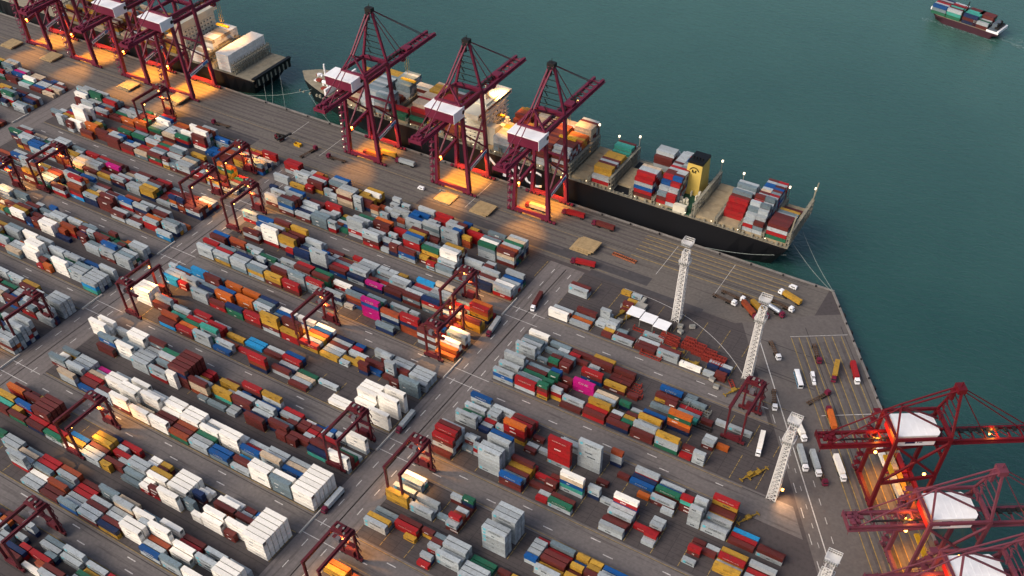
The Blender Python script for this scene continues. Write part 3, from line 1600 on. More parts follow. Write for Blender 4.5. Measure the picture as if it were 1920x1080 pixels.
# funnel
m=MB(); 
fx=(-178.5,-167.5); fy=(492,504)
m.add([(fx[0],fy[0]-3,14.5),(fx[1],fy[0]-3,14.5),(fx[1],fy[1]+1,14.5),(fx[0],fy[1]+1,14.5),(fx[0]+.8,fy[0],37),(fx[1]-.8,fy[0],37),(fx[1]-.8,fy[1],37),(fx[0]+.8,fy[1],37)],MB.BF)
fu=pB(m,'funnel',[mat('funnel_yellow',S('#c9ac55'),.5,0,.07,.3)])
m=MB(); m.box(fx[0]+.6,fx[1]-.6,fy[0]-.2,fy[1]+.2,37,38.6); 
for i in range(4): m.tube((fx[0]+2.6+i*1.9,fy[0]+4,38.6),(fx[0]+2.6+i*1.9,fy[0]+4,40.2),.6)
pB(m,'funnel_top',[black])
m=MB()
for i in range(28):
    a0=2*math.pi*i/28;a1=2*math.pi*(i+1)/28; yy=fy[0]-.5; cx,cz=-173,32
    m.add([(cx+2.5*math.cos(a),yy,cz+2.5*math.sin(a)) for a in (a0,a1)]+[(cx+3.3*math.cos(a),yy-.12,cz+3.3*math.sin(a)) for a in (a1,a0)],[(3,2,1,0)])
m.box(-174.4,-173.9,fy[0]-.75,fy[0]-.4,30.6,33.4);m.box(-172.1,-171.6,fy[0]-.75,fy[0]-.4,30.6,33.4);m.beam((-174.1,fy[0]-.6,33.2),(-173,fy[0]-.6,31.4),.5);m.beam((-171.9,fy[0]-.6,33.2),(-173,fy[0]-.6,31.4),.5)
pB(m,'funnel_emblem',[black])
m=MB(); m.box(-180,-165,472,512,14.5,15.2); m.box(-179.5,-166,475,489,15.2,17.5); pB(m,'engine_casing',[greendk])
m=MB(); m.box(-176,-168,470.9,474,14.6,20,0)
for i in range(40):
    y=random.uniform(475,511); x=random.uniform(-180,-165); h=random.uniform(.8,3.2); m.box(x,x+random.uniform(.6,2),y,y+random.uniform(.6,2.2),15.2,15.2+h+ (3 if y<490 else 0))
pB(m,'casing_fittings',[houseW])['kind']='stuff'
# accommodation block forward
m=MB()
hx=(-330,-316)
for i in range(7): m.box(hx[0]+.2*i,hx[1],476+.5*i,508-.5*i,14.5+3*i,14.5+3*i+2.6)
for i in range(7): m.box(hx[0]-.3,hx[1]+.5,475.5,508.5,14.5+3*i+2.6,14.5+3*i+3)
m.box(hx[0]+3,hx[1],471,513,35.5,38.5)
m.box(-324,-322,490,494,38.5,44); m.tube((-323,492,44),(-323,492,50),.4); m.box(-315.5,-309,480,486,14.5,27); m.box(-315.5,-311,488,503,14.5,22); m.box(-329,-318,484,500,38.5,39.6)
pB(m,'accommodation_block',[houseW])
wmb=MB(); wmb.box(0,.08,0,1.4,0,1.1); wmeB=wmb.mesh('window',glassm); wmb=MB(); wmb.box(0,1.2,-.06,.02,0,1.1); wmeS=wmb.mesh('window',glassm)
def winB(me_,x,y,z):
    w_=bpy.data.objects.new('window',me_); col.objects.link(w_); w_.parent=shipB; w_.matrix_parent_inverse=Matrix.Translation((290,-492,0)); w_.location=(x,y,z)
for i in range(6):
    for q in range(6): winB(wmeB,hx[1],479+q*4.6+(i%2)*1.1,15.6+3*i)
    for q in range(3): winB(wmeS,hx[0]+3+q*3.6,476+.5*i,15.6+3*i)
m=MB(); m.box(hx[1],hx[1]+.08,472,512,36.4,37.8); pB(m,'bridge_window_band',[glassm])
m=MB(); m.box(-312,-305,490,497,14.5,24); m.tube((-308,494,24),(-308,494,29),1.4); pB(m,'lifeboat_station',[houseW])
# forecastle
m=MB(); 
for i in range(30):
    u=random.uniform(-472,-448); v=random.uniform(484,500); m.box(u,u+random.uniform(.8,3),v,v+random.uniform(.8,3),15.5,15.5+random.uniform(.6,2.4))
m.tube((-462,492,15),(-462,492,28),.6); m.tube((-459,485,18.5),(-454,485,18.5),1.3); m.tube((-459,499,18.5),(-454,499,18.5),1.3)
m.box(-449,-447.5,474,510,15,20)
pB(m,'forecastle_gear',[white])['kind']='stuff'
wr=mat('winch_red',S('#8a3222'),.6)
for u,v in ((-466,487),(-466,497),(-455,479),(-455,505)): m=MB(); m.box(u,u+4,v-1.5,v+1.5,17,18.2); pB(m,'mooring_winch',[wr])
m=MB(); m.box(-470,-469.6,491,491.4,17,19); pB(m,'jack_staff',[mat('winch_red',S('#8a3222'),.6)])
# cargo on the ship (rows near to far)
def bay(u,rows_,L=12.19,v0_=472.4,z0=16.7,n20=False):
    for r,s in enumerate(rows_):
        for t,ch in enumerate(s[::-1]):
            if ch=='.': continue
            if n20:
                addc(u,v0_+r*2.5,z0+t*2.6,6.06,ch); addc(u+6.2,v0_+r*2.5,z0+t*2.6,6.06,random.choice('rwRBwG'))
            else: addc(u,v0_+r*2.5,z0+t*2.6,L,ch)
B_=BAYS
bay(B_[0],['rwRg','rwRg','rrrr','rrwr','rrrr','Yrr','wYr','Gwr','YYr','Yr','Y','','r','',''])
bay(B_[1],['wRw','wwRw','GwwRw','wwwRwr','rwrwr','Rwrwr','rwrRwr','rrwrr','wwrwr','rRwwr','crwrw','wwrRw','Bwrwr','Brwrw','wrwrw','rrrwr'],n20=True)
bay(B_[2],['','','','RR','RRR','RRRr','rRRr','GrrRr','rrrr','wrrr','GGrrr','wwrrr','wGrr','wrr'])
bay(B_[4],['GrR','wRwR','BBwRw','RrwRrw','rrwrrw','rRwrww','wrrwrw','RGwrwr','wrwrwr','rwRrwr','wBrwrw','wrwrwr','wwrwrw','wBrwrw','wrwrwr','wwrwr','wwrrw'],n20=True)
bay(B_[5],['RwBRr','RRwBRr','wRRwBR','wwRRwB','cwwRRw','Ywwcw','Ywcw','cww','','','','rrwwY','wrwwYr','wrwwYr','wwYwYr','wwYrw','wrrw'])
bay(B_[7],['wR','YYwR','YYwR','rwYr','wrwr','rwrr','YYYr','YYYY','YYYr','YYY','','trr','tRrr','trrr','rrrr','wrr',''])
bay(B_[8],['']*17)
bay(B_[9],['wrwrw','wrwrwr','rwrrwr','rwrwrw','rRwrww','wrrcw','RwrwO','OOrYO','YOOrO','OYOOr','OrOrO','','ccccwr','ccrwOr','ccrrwO','rwwrwr','wrrrwr'])
bay(B_[10],['rrww','rrwr','rwrwr','oorwr','oooor','ooorr','rrroo','ooorr','rrrbr','rrrbr','orrbr','ooorb','orrrb','oorr','wwcr','ccrr','ccrw'])
bay(B_[11],['Go','oGor','ooor','Ooor','OOorr','OOoor','OoOor','OYOor','YYOoo','','','ccYY','ccYY','ccYYo','ccYYo','YYcc','YYcc'])
bay(B_[12],['wwGG','wwGG','ccYY','ccYY','cYYc','YccY','YYcc','cYcY','','','rrOY','rrOYY','orrYY','OOYYr','YYYrr','YYrr','YYrr'])
bay(B_[13],['or','oR','YYo','GwwG','YYow','BGwwG','BwGwG','wrwGw','Oor','rrOY','rrOYr','RRrrw','RRrrw','RRrrb','rRrrb','rrrb',''])
bay(B_[14],['YG','rrY','BGwr','Grwo','YwGGw','oorGw','Orwrw','rwwGG','RRrrG','RRrrw','RRrrw','RRrr','rrwb','rrwb','wwGb','wwG',''])
bay(B_[15],['gr','Rrrg','ccwwr','cRwrc','ccccr','RcRcr','cccRr','ccRcc','cRccr','cccc','YYrrc','YYYrr','YYYcr','YYrrc','ccRrr','ccrw',''])
bay(B_[16],['gg','RRg','','','','','','','','','','','wrwr','wrwr','ww','w',''])
bay(B_[17],['GwrG','Gwwww','wGrww','GwrwG','Gwwww','rrw','orw','rw','','','GGww','GGwww','GGwGG','GwGww','wwwwG','GwGwG','GG'])
bay(B_[18],['','ww','www','wwww','GwGG','GwGw','wtwt','Gttw','wwtG','wwww','GGww','wwww','GGGw','YYYY','YYYY','YYYY',''])
bay(B_[19],['','','cr','rcc','rccw','','','','','','YYYY','YYYYY','OOYY','OYY','','',''])

shipA=ship_root('reefer_stacked_container_ship','black-hulled ship with tall white container stacks moored at upper left, stern to the right',(-620,492,0))
m,rows=hull('hull',-880,-514,491,21,10.5,-1)
def pA(mb,name,mats): o=mb.build(name,mats,shipA); o.matrix_parent_inverse=Matrix.Translation((620,-492,0)); return o
pA(m,'hull',[hullk,decktan])
for q in range(9):
    m=MB(); m.box(-516,-513.4,472+q*4.6,474+q*4.6,5,11.4); pA(m,'stern_post',[black])
m=MB(); m.box(-516,-513.2,470.5,512,11.2,12.2); pA(m,'stern_rail',[black])
for q in range(8): 
    m=MB(); m.box(-514.2,-513.6,474.4+q*4.6,476+q*4.6,5.5,10); pA(m,'mooring_opening',[bridgem])
for u,zt in ((-534,19),(-552,20),(-563,18),(-579,18),(-610,18),(-640,18),(-670,18),(-700,18),(-730,18)):
    m=MB()
    for z in (11,14,17): m.box(u-1.1,u+1.1,471.5,511.5,z,z+.25)
    y=471.6
    while y<511.5: m.beam((u+1,y,10.5),(u+1,y,zt),.45); m.beam((u-1,y,10.5),(u-1,y,zt),.45); m.beam((u+1,y,11),(u+1,y+2.4,16.5),.2); y+=3.6
    m.box(u+.9,u+1.1,471.5,511.5,zt-.6,zt)
    pA(m,'lashing_bridge',[bridgem])
m=MB()
for i in range(8): m.box(-594,-582,474,508,10.5+3*i,10.5+3*i+2.7)
m.box(-593,-581,471,511,34.5,37.5); m.tube((-588,490,37),(-588,490,46),.5); m.box(-600,-595,484,492,10.5,30)
pA(m,'accommodation_block',[houseW])
wm_=MB(); wm_.box(0,.1,0,1.3,0,1); wme=wm_.mesh('window',glassm)
for i in range(7):
    for q in range(9):
        w_=bpy.data.objects.new('window',wme); col.objects.link(w_); w_.parent=shipA; w_.matrix_parent_inverse=Matrix.Translation((620,-492,0)); w_.location=(-582,476+q*3.3,11.6+3*i)
def ab(u,v,nr,nt,z0,pal):
    for r in range(nr):
        for t in range(nt): addc(u,v+r*2.5,z0+t*2.62,12.19,random.choice(pal))
ab(-549.7,472,16,5,10.8,'WWW'); ab(-577,484.5,11,5,10.8,'WWc'); ab(-577,472,4,3,10.8,'Wc')
for u in (-607,-624,-638,-655,-669,-686,-700,-717):
    for r in range(16):
        for t in range(random.choice([1,2,3,4])): addc(u,473+r*2.4,11+t*2.6,12.19,random.choice('rYOcwrGcY'))

# feeder under way
sc_=(-88,857); shipC=ship_root('feeder_container_ship','small feeder container ship under way alone on open water at upper right',(sc_[0],sc_[1],0)); shipC.rotation_euler=(0,0,R_(-13))
m,rows=hull('hull',-31,30,0,8.5,.6,-1,zw=-4.8,sheer=1.5)
m.build('hull',[mat('feeder_hull_red',S('#3a1a26'),.6),decktan],shipC)
m=MB(); m.box(21,28.5,-7.5,7.5,.6,3.0); m.box(22,26,-5,5,3.0,6.5); m.build('deckhouse',[mat('feeder_house_grey',S('#55606a'),.6)],shipC)
m=MB(); m.box(28.5,30,-8.4,8.4,.3,2.9); m.box(20,30,-8.6,-8.3,.6,2.3); m.box(20,30,8.3,8.6,.6,2.3); m.build('stern_bulwark',[white],shipC)
m=MB(); m.box(-31,-28.5,-3.5,3.5,1.6,3.8); m.build('bow_bulwark',[white],shipC)
m=MB(); m.box(25,28.3,-6,6,3.2,4.6); m.tube((26,3,3),(26,3,7),1); m.tube((26,-3,3),(26,-3,7),1); m.build('engine_house_top',[dark],shipC)
m=MB(); m.tube((-2.7,0,2),(-2.7,0,15),.4); m.tube((-2.7,-7.5,2),(-2.7,-7.5,11),.5); m.beam((-2.7,0,14),(-2.7,-7.5,11),.4); m.build('derrick_mast',[dark],shipC)
def feeder(x,y,z,L,ch):
    ca,sa=math.cos(R_(-13)),math.sin(R_(-13)); n0=len(big.v); addc(x,y,z,L,ch)
    for i in range(n0,len(big.v)):
        X,Y,Z=big.v[i]; big.v[i]=(sc_[0]+X*ca-Y*sa,sc_[1]+X*sa+Y*ca,Z)
colsf=['gBBb','rWwr','gbrr','rBbr','BrBr','sGwb','rrrR']
for bi,u in enumerate((-28.5,-15.8,-1.9,7.6)):
    for r in range(6):
        if u==5 and r<0: continue
        for t in range(3 if bi<3 or r>2 else 2): feeder(u,-7.6+r*2.55,.8+t*2.55,12.19,random.choice('rrBbwgGtrR') if t else random.choice('grb'))
m=MB()
for i in range(260):
    d=random.uniform(0,70); sp=2+d*.22; x=30+d; y=random.choice([-1,1])*sp+random.gauss(0,1.3)+random.uniform(-1,1)*sp*.4; l=random.uniform(.3,1.6)
    m.add([(x,y,-4.42),(x+l*2,y+.2*l,-4.42),(x+l*2.4,y+.5*l,-4.42),(x+.2*l,y+.4*l,-4.42)],[(0,1,2,3)])
for i in range(90):
    x=random.uniform(-34,30); y=-8.6-random.expovariate(.5); l=random.uniform(.3,1.2)
    m.add([(x,y,-4.42),(x+l*2,y+.2*l,-4.42),(x+l*2.4,y+.5*l,-4.42),(x+.2*l,y+.4*l,-4.42)],[(0,1,2,3)])
wk=m.build('wake_foam',[mat('sea_foam',S('#7e9696'),.7,0,.2,.5)]); wk.location=(sc_[0],sc_[1],0); wk.rotation_euler=(0,0,R_(-13)); wk['kind']='stuff'; wk['label']='thin white wake foam trailing behind the small feeder ship'; wk['category']='wake'

bo=big.build('shipping_containers',[CM[k_] for k_ in KEYS]+[logo_dk,logo_w,MATS['grey_letters'],logo_sq]); bo['kind']='stuff'; bo['label']='smaller and more distant shipping containers stacked in the yard and on the ships'; bo['category']='shipping containers'
at=bo.data.attributes.new('jit','FLOAT','FACE'); at.data.foreach_set('value',jit)
# mooring ropes
def rope(a,b,lab):
    m=MB(); a=Vector(a);b=Vector(b); n_=14; pts=[a.lerp(b,i/n_)-Vector((0,0,1))*math.sin(math.pi*i/n_)*(a-b).length*.04 for i in range(n_+1)]
    for i in range(n_): m.tube(pts[i],pts[i+1],.13,5)
    o=m.build('mooring_rope',[mat('rope_pale',S('#8b9590'),.9)]); tag(o,lab,'rope','mooring ropes between ships and quay')
rope((-103,485,9),(-70.5,464,1),'slack pale mooring rope, nearer one from the big ship stern to the quay corner')
rope((-102.5,500,9),(-69.8,464.6,1),'longer pale mooring rope from the far side of the big ship stern')
rope((-103,474,8),(-150,465.6,1),'low mooring rope running back along the big ship hull to the quay')
rope((-514,480,6),(-500,465.6,.5),'short mooring rope nearest quay from the upper left ship stern')
rope((-514,489,6),(-494,465.6,.5),'middle mooring rope from the upper left ship stern')
rope((-514,498,6),(-482,465.6,.5),'outer mooring rope from the upper left ship stern')
rope((-470,484,10),(-520,465.6,.5),'long pale mooring rope from the big ship bow across open water')
rope((-468,478,10),(-440,465.6,.5),'bow mooring rope below the leftmost crane at the big ship')
m=MB(); m.box(-.22,.22,-.22,.22,-.22,.22); lampme=m.mesh('stair_lamp',whitelamp)
# ------------------------------------------------------------ ship-to-shore cranes
def sts(name,label,loc,rz,paint,gh=54,ap=92,gauge=23,hw=12.5,tw=9.5,back=-36,tip=86,lit=True,style=1,sign=True,power=60000,group='ship to shore cranes',stl=False,hs=0,boomlift=0):
    R=empty(name,loc,rz); tag(R,label,'quay crane',group)
    K=.88 if style==1 else .6
    R.scale=(1,1,1)
    G=gauge
    L=gh+8
    for sx in (-1,1):
        for y in (0,G):
            m=MB(); pm=17 if y==0 else 22
            t=(pm-3)/(L-3); xm=hw+(tw-hw)*t
            m.beam((sx*hw,y,3),(sx*xm,y,pm),2.5*K,2.9*K); m.beam((sx*xm,y,pm),(sx*tw,y,L),2.1*K,2.5*K)
            m.build('leg',paint,R)
    for y in (0,G):
        m=MB(); m.beam((-hw-1,y,3.2),(hw+1,y,3.2),1.6,2.2); m.build('sill_beam',paint,R)
        for sx in (-1,1):
            m=MB()
            for q in range(4):
                x=sx*hw+(-4.2+2.8*q); m.box(x-.9,x+.9,y-.7,y+.7,.9,2.0,0); m.tube((x-.55,y-.35,.55),(x-.55,y+.35,.55),.5,10,1); m.tube((x+.55,y-.35,.55),(x+.55,y+.35,.55),.5,10,1)
            m.build('bogie',[paint,dark],R)
        m=MB(); m.beam((-tw,y,L),(tw,y,L),2.2*K,2.9*K); m.build('top_cross_beam',paint,R)
        if y==0: pass
        m=MB(); t=(20-3)/(L-3); x=hw+(tw-hw)*t
        if y==G: m.beam((-x,y,34),(x,y,34),1.2); m.build('cross_beam',paint,R)
    for sx in (-1,1):
        t=(18-3)/(L-3); x=sx*(hw+(tw-hw)*t)
        m=MB(); m.beam((x,0,18),(x,G,22),1.7*K,2.8*K); m.build('portal_beam',paint,R)
        m=MB(); m.beam((sx*tw,0,L),(sx*tw,G,L),1.7*K,2.4*K); m.build('upper_beam',paint,R)
        xx=sx*(hw+(tw-hw)*.72)
        m=MB(); m.beam((x,0,19),(xx,G,44),.95); m.build('brace',paint,R)
        m=MB(); m.beam((x,G,23),(xx,0,44),.95); m.build('brace',paint,R)
        if sx>0 and sign:
            m=MB(); m.beam((x+1.0,2.5,18.6),(x+1.0,G-1.5,22.0),.15,2.3,0); sg=m.build('sign_board',white,R)
            m=MB(); m.beam((x+1.1,G-7,21.1),(x+1.1,G-2,21.9),.12,2.0,0); m.build('blue_mark',bluep,sg)
            m=MB()
            for q in range(9): m.beam((x+1.12,3.4+q*1.35,18.9+q*.2),(x+1.12,4.3+q*1.35,19.05+q*.2),.1,1.0,0)
            m.build('sign_lettering',logo_dk,sg)
    # girder (shore side) and boom (sea side)
    for nm,y0,y1 in (('girder',back,G+3),('boom',G+3.6,tip)):
        m=MB(); gx=3.2 if style==1 else 3.6
        z=gh
        for sx in (-1,1):
            m.beam((sx*gx,y0,z),(sx*gx,y1,z),1.8*K,2.6*K)
            m.beam((sx*(gx+1.3),y0,z-.5),(sx*(gx+1.3),y1,z-.5),.9,.12); 
            for q in (z+.6,): m.beam((sx*(gx+1.7),y0,q),(sx*(gx+1.7),y1,q),.08)
        y=y0
        while y<=y1: m.beam((-gx,y,z+.4),(gx,y,z+.4),.6,.6); m.beam((-gx,y,z+.4),(gx,min(y+5.5,y1),z+.4),.25); y+=5.5
        o=m.build(nm,paint,R)
        if nm=='boom' and boomlift:
            P=Vector((0,y0,z)); o.matrix_parent_inverse=Matrix.Translation(P)@Matrix.Rotation(R_(boomlift),4,'X')@Matrix.Translation(-P)
    m=MB(); 
    for i in range(16): m.box(-3+random.uniform(0,4),random.uniform(-2,3),0,0,0,0) if False else m.box(*(lambda x,y,z:(x,x+1.4,y,y+1.6,z,z+1.1))(random.uniform(-3.5,2.5),random.uniform(back,back+6),gh+random.uniform(.4,1.6)))
    for sx in (-1,1):
        for y in (back,back+5): m.beam((sx*4.6,y,gh-3),(sx*4.6,y,gh+1.5),.2)
    m.box(-4.6,4.6,back-.4,back+.2,gh-1,gh+1.2)
    m.build('girder_end_winch',[paint],R)
    # festoon / service trays dark on top of boom
    m=MB(); m.box(1.2,2.0,back+8,G,gh+1.1,gh+1.5); m.build('cable_tray',dark,R); m=MB(); m.box(-2.2,-1.0,G+4,tip-22,gh+1.1,gh+1.5)
    for i in range(9): m.box(-2.3+random.uniform(-.3,.2),random.uniform(-.6,1),G+5+i*4,G+6.5+i*4,gh+1.2,gh+1.9)
    if not boomlift: m.build('cable_tray',dark,R)
    # trolley and cab
    ty=G+random.uniform(22,34) if style==1 else 8
    m=MB(); m.box(-3,3,ty-3,ty+3,gh+1,gh+2.4); m.box(-1.8,1.8,ty-7,ty-4,gh-5,gh-1.3); m.box(-2.6,2.6,ty-4,ty+2,gh-2.4,gh-1.2); tr=m.build('trolley',paint,R)
    m=MB(); m.box(-1.7,1.7,ty-7.06,ty-4,gh-4.2,gh-2.4); m.build('cab_window',glassm,tr)
    m=MB(); hz=random.uniform(28,38) if style==1 else 20
    for a in (-1,1):
        for b__ in (-2,2): m.beam((a,ty-1+b__*.4,gh-2),(a*.8,ty-1+b__*.5,hz),.12)
    m.box(-6,6,ty-2,ty,hz-1,hz); m.build('spreader',[yellowp],R)
    if style==2 and lit:
        for yy in (-4,G+24):
            for sx in (-1,1):
                m=MB(); m.box(sx*1.6-.3,sx*1.6+.3,yy-.3,yy+.3,gh-2.2,gh-1.7); m.build('girder_lamp',orangelamp,R)
                l=bpy.data.lights.new('girder_lamp_light','POINT'); l.energy=1500; l.color=(1,.33,.03); l.shadow_soft_size=.3; o=bpy.data.objects.new('girder_lamp_light',l); col.objects.link(o); o.parent=R; o.location=(sx*1.2,yy,gh+2.2)
    # apex frame
    for sx in (-1,1):
        m=MB(); m.beam((sx*tw,G,L),(sx*1.4,G,ap),1.5*K,1.7*K); m.build('apex_leg',paint,R)
        m=MB(); m.beam((sx*tw,0,L),(sx*.9,1,L+12),1.2*K); m.beam((sx*.9,1,L+12),(sx*1.2,G,ap),1.0*K); m.beam((sx*.9,1,L+12),(sx*3.2,back+5,gh+1),.45)
        m.beam((sx*.9,1,L+12),(sx*3.2,G-2,L),1.1*K)
        m.build('backstay',paint,R)
        if not boomlift:
            m=MB()
            for yy in (G+(tip-G)*.42,G+(tip-G)*.88):
                a=Vector((sx*1.2,G,ap)); c_=Vector((sx*3.3,yy,gh+1.2)); m.beam(a,c_,.38)
            m.build('forestay',paint,R)
    m=MB(); m.box(-2.4,2.4,G-1.8,G+1.8,ap-1.6,ap+1.0); m.box(-1.2,1.2,G-3.2,G-1.8,ap-6,ap-1); m.beam((0,G,ap),(0,G,ap+3.5),.3); 
    for z in range(int(L)+4,int(ap)-2,4): f_=(z-L)/(ap-L); xx=tw*(1-f_)+1.4*f_; m.beam((-xx,G,z),(xx,G,z),.35)
    # stair flights zigzag up the apex leg
    zz=L; s_=1
    while zz<ap-6: m.beam((-3+s_*1.2,G-1.6,zz),(-3-s_*1.2+0.6,G-1.6,zz+2.6),.7,.2); m.beam((-3,G-1.6,zz+2.6),(-1.4,G-1.2,zz+2.6),.15); zz+=2.6; s_=-s_
    m.build('apex_head',[dark if style==1 else paint],R)
    # machinery house
    if style==1:
        y0,y1,x0,x1,z0,z1=-10,1.5,-10.5+hs,10.5+hs,gh+1.6,gh+8.2
        m=MB(); m.box(x0,x1,y0,y1,z0,z1-.5); H=m.build('machinery_house',paint,R)
        m=MB(); m.box(x0-.3,x1+.3,y0-.3,y1+.3,z1-.5,z1+.1); m.box(x1,x1+.3,y0,y1,z0,z1-.5)
        for q in range(5): m.box(x0+1+q*4.2,x0+1.15+q*4.2,y0-.3,y1+.3,z1+.1,z1+.16)
        m.build('roof',white,H)
        m=MB(); m.tube((x1+.3,.2,z0+3.4),(x1+.42,.2,z0+3.4),1.3,20); m.build('vent',black,H)
    else:
        y0,y1,x0,x1,z0,z1=1.5,19,-6.6,6.6,gh+1.5,gh+8
        m=MB(); P_=[(x0,y0),(x1,y0),(x1,y1),(x1-1.6,y1+1.2),(x0+3.5,y1+1.2),(x0,y1-1.5)]; m.poly(P_,z0,z1-.5); H=m.build('machinery_house',white,R)
        m=MB(); m.poly([(x*1.03,(y-10)*1.02+10) for x,y in P_],z1-.5,z1); 
        for q in range(6): m.box(x0,x1,y0+2+q*2.7,y0+2.12+q*2.7,z1,z1+.08)
        m.build('roof',white,H)
        m=MB(); m.box(x0+.4,x1-.4,y0-.7,y0-.02,z0,z1-2); m.build('door_side',[mat('signal_red',S('#a01818'),.5)],H)
        # logo on the sloping near roof edge: dark square with a small symbol
        m=MB()
        m.box(x1,x1+.08,y0+4.2,y0+8.6,z0+1.4,z0+4.9); m.box(x1,x1+.08,y0+9.6,y0+10.0,z0+1.8,z0+4.0); m.box(x1,x1+.08,y0+10,y0+11.2,z0+3.5,z0+3.9); m.box(x1,x1+.08,y0+10.4,y0+11.8,z0+1.8,z0+2.2)
        m.build('company_mark',[mat('mark_dark_blue',S('#1c1a4a'),.5)],H)
    # stair tower on the landside left leg with lamps
    m=MB(); LM=[]; z=2.5; s_=1; k=0
    x0=-hw-1.5
    while z<L-4:
        m.beam((x0-1.2,-1.6+s_*1.4,z),(x0-1.2,-1.6-s_*1.4,z+3),.8,.2); m.box(x0-2.2,x0+.6,-3.2,-2.6 if s_>0 else .0,z+2.95,z+3.1) 
        for q in (-3,0): m.beam((x0-2,q,z),(x0-2,q,z+3),.12)
        if k%2==0: LM.append((x0-2.3,-1.7,z+3.3))
        z+=3; s_=-s_; x0+=(hw-tw)*3/L; k+=1
    m.build('stair_tower',paint,R)
    if lit:
        for q in (LM if stl else []):
            o=bpy.data.objects.new('stair_lamp',lampme); col.objects.link(o); o.parent=R; o.location=q
        for sx,yy,zz,tg,pw,cn in ((-1,3,20,(.35,.45,-1),power,82),(1,G-4,22,(-.3,-.1,-1),power*.8,76)):
            x=sx*(hw-1.6); m=MB(); m.tube((x,yy,zz-.6),(x,yy,zz+.1),.7,10); fl=m.build('floodlight',orangelamp,R)
            spot(R,(x,yy,zz-1.2),pw*1.7,cn+14,(1,.36,.012),.35,tg)
        if style==1: spot(R,(0,-3,26),power*.9,66,(1,.40,.05),.4,(.15,-.55,-1))
    return R
cr=[]
cr.append(sts('quay_crane','maroon quay crane at the big ship bow, leftmost of the three standing together',(-389.5,440.5,0),0,maroon,stl=True,hs=-5,ap=95))
cr.append(sts('quay_crane','maroon quay crane in the middle of the three over the big ship',(-317,440.5,0),0,maroon,power=110000))
cr.append(sts('quay_crane','maroon quay crane over the big ship, rightmost of the three',(-258,440.5,0),0,maroon,power=80000))
cr.append(sts('quay_crane','maroon quay crane nearest the upper left ship stern with white roofed house',(-561,440.5,0),0,maroon,power=110000))
cr.append(sts('quay_crane','maroon quay crane with white house, second from the upper left ship stern',(-607,440.5,0),0,maroon,power=110000))
cr.append(sts('quay_crane','maroon quay crane third from the upper left ship stern, lamps up its stair',(-664,440.5,0),0,maroon,power=90000,stl=True))
cr.append(sts('quay_crane','maroon quay crane partly cut by the upper left corner, stair lamps lit',(-716,440.5,0),0,maroon,power=90000))
if True:
    for i,(s_,lab,pt) in enumerate(((147,'bright red quay crane with white hipped house on the right hand quay, farthest of three',red2),(192,'faded maroon quay crane at lower right with white house, middle of three',pinkish),(223,'faded maroon quay crane cut by the lower right corner, white house roof showing',pinkish))):
        x,y=q2(s_,-25); cr.append(sts('quay_crane',lab,(x,y,0),QA,pt,gh=39,ap=69,gauge=24,hw=9.5,tw=9,back=-30,tip=70,style=2,sign=False,power=14000))
# orange working lights toward the deck of the ships
for u,v,z,p,t in ((-318,500,50,260000,(0,.12,-1)),(-300,482,48,120000,(.1,.2,-1)),(-262,500,50,110000,(-.1,.25,-1)),(-393,500,50,70000,(.2,.3,-1)),(-556,485,50,200000,(0,.2,-1)),(-610,485,50,160000,(0,.2,-1))):
    spot(None,(u,v,z),p*.42,80,(1,.5,.14),.5,t)
    # lamp fixture under the boom of the nearest crane
for c_,dy in ((cr[1],58),(cr[2],58),(cr[0],58),(cr[3],44),(cr[4],44)):
    m=MB(); m.box(-1,1,dy,dy+.8,51.2,52.2); m.build('boom_floodlight',orangelamp,c_)
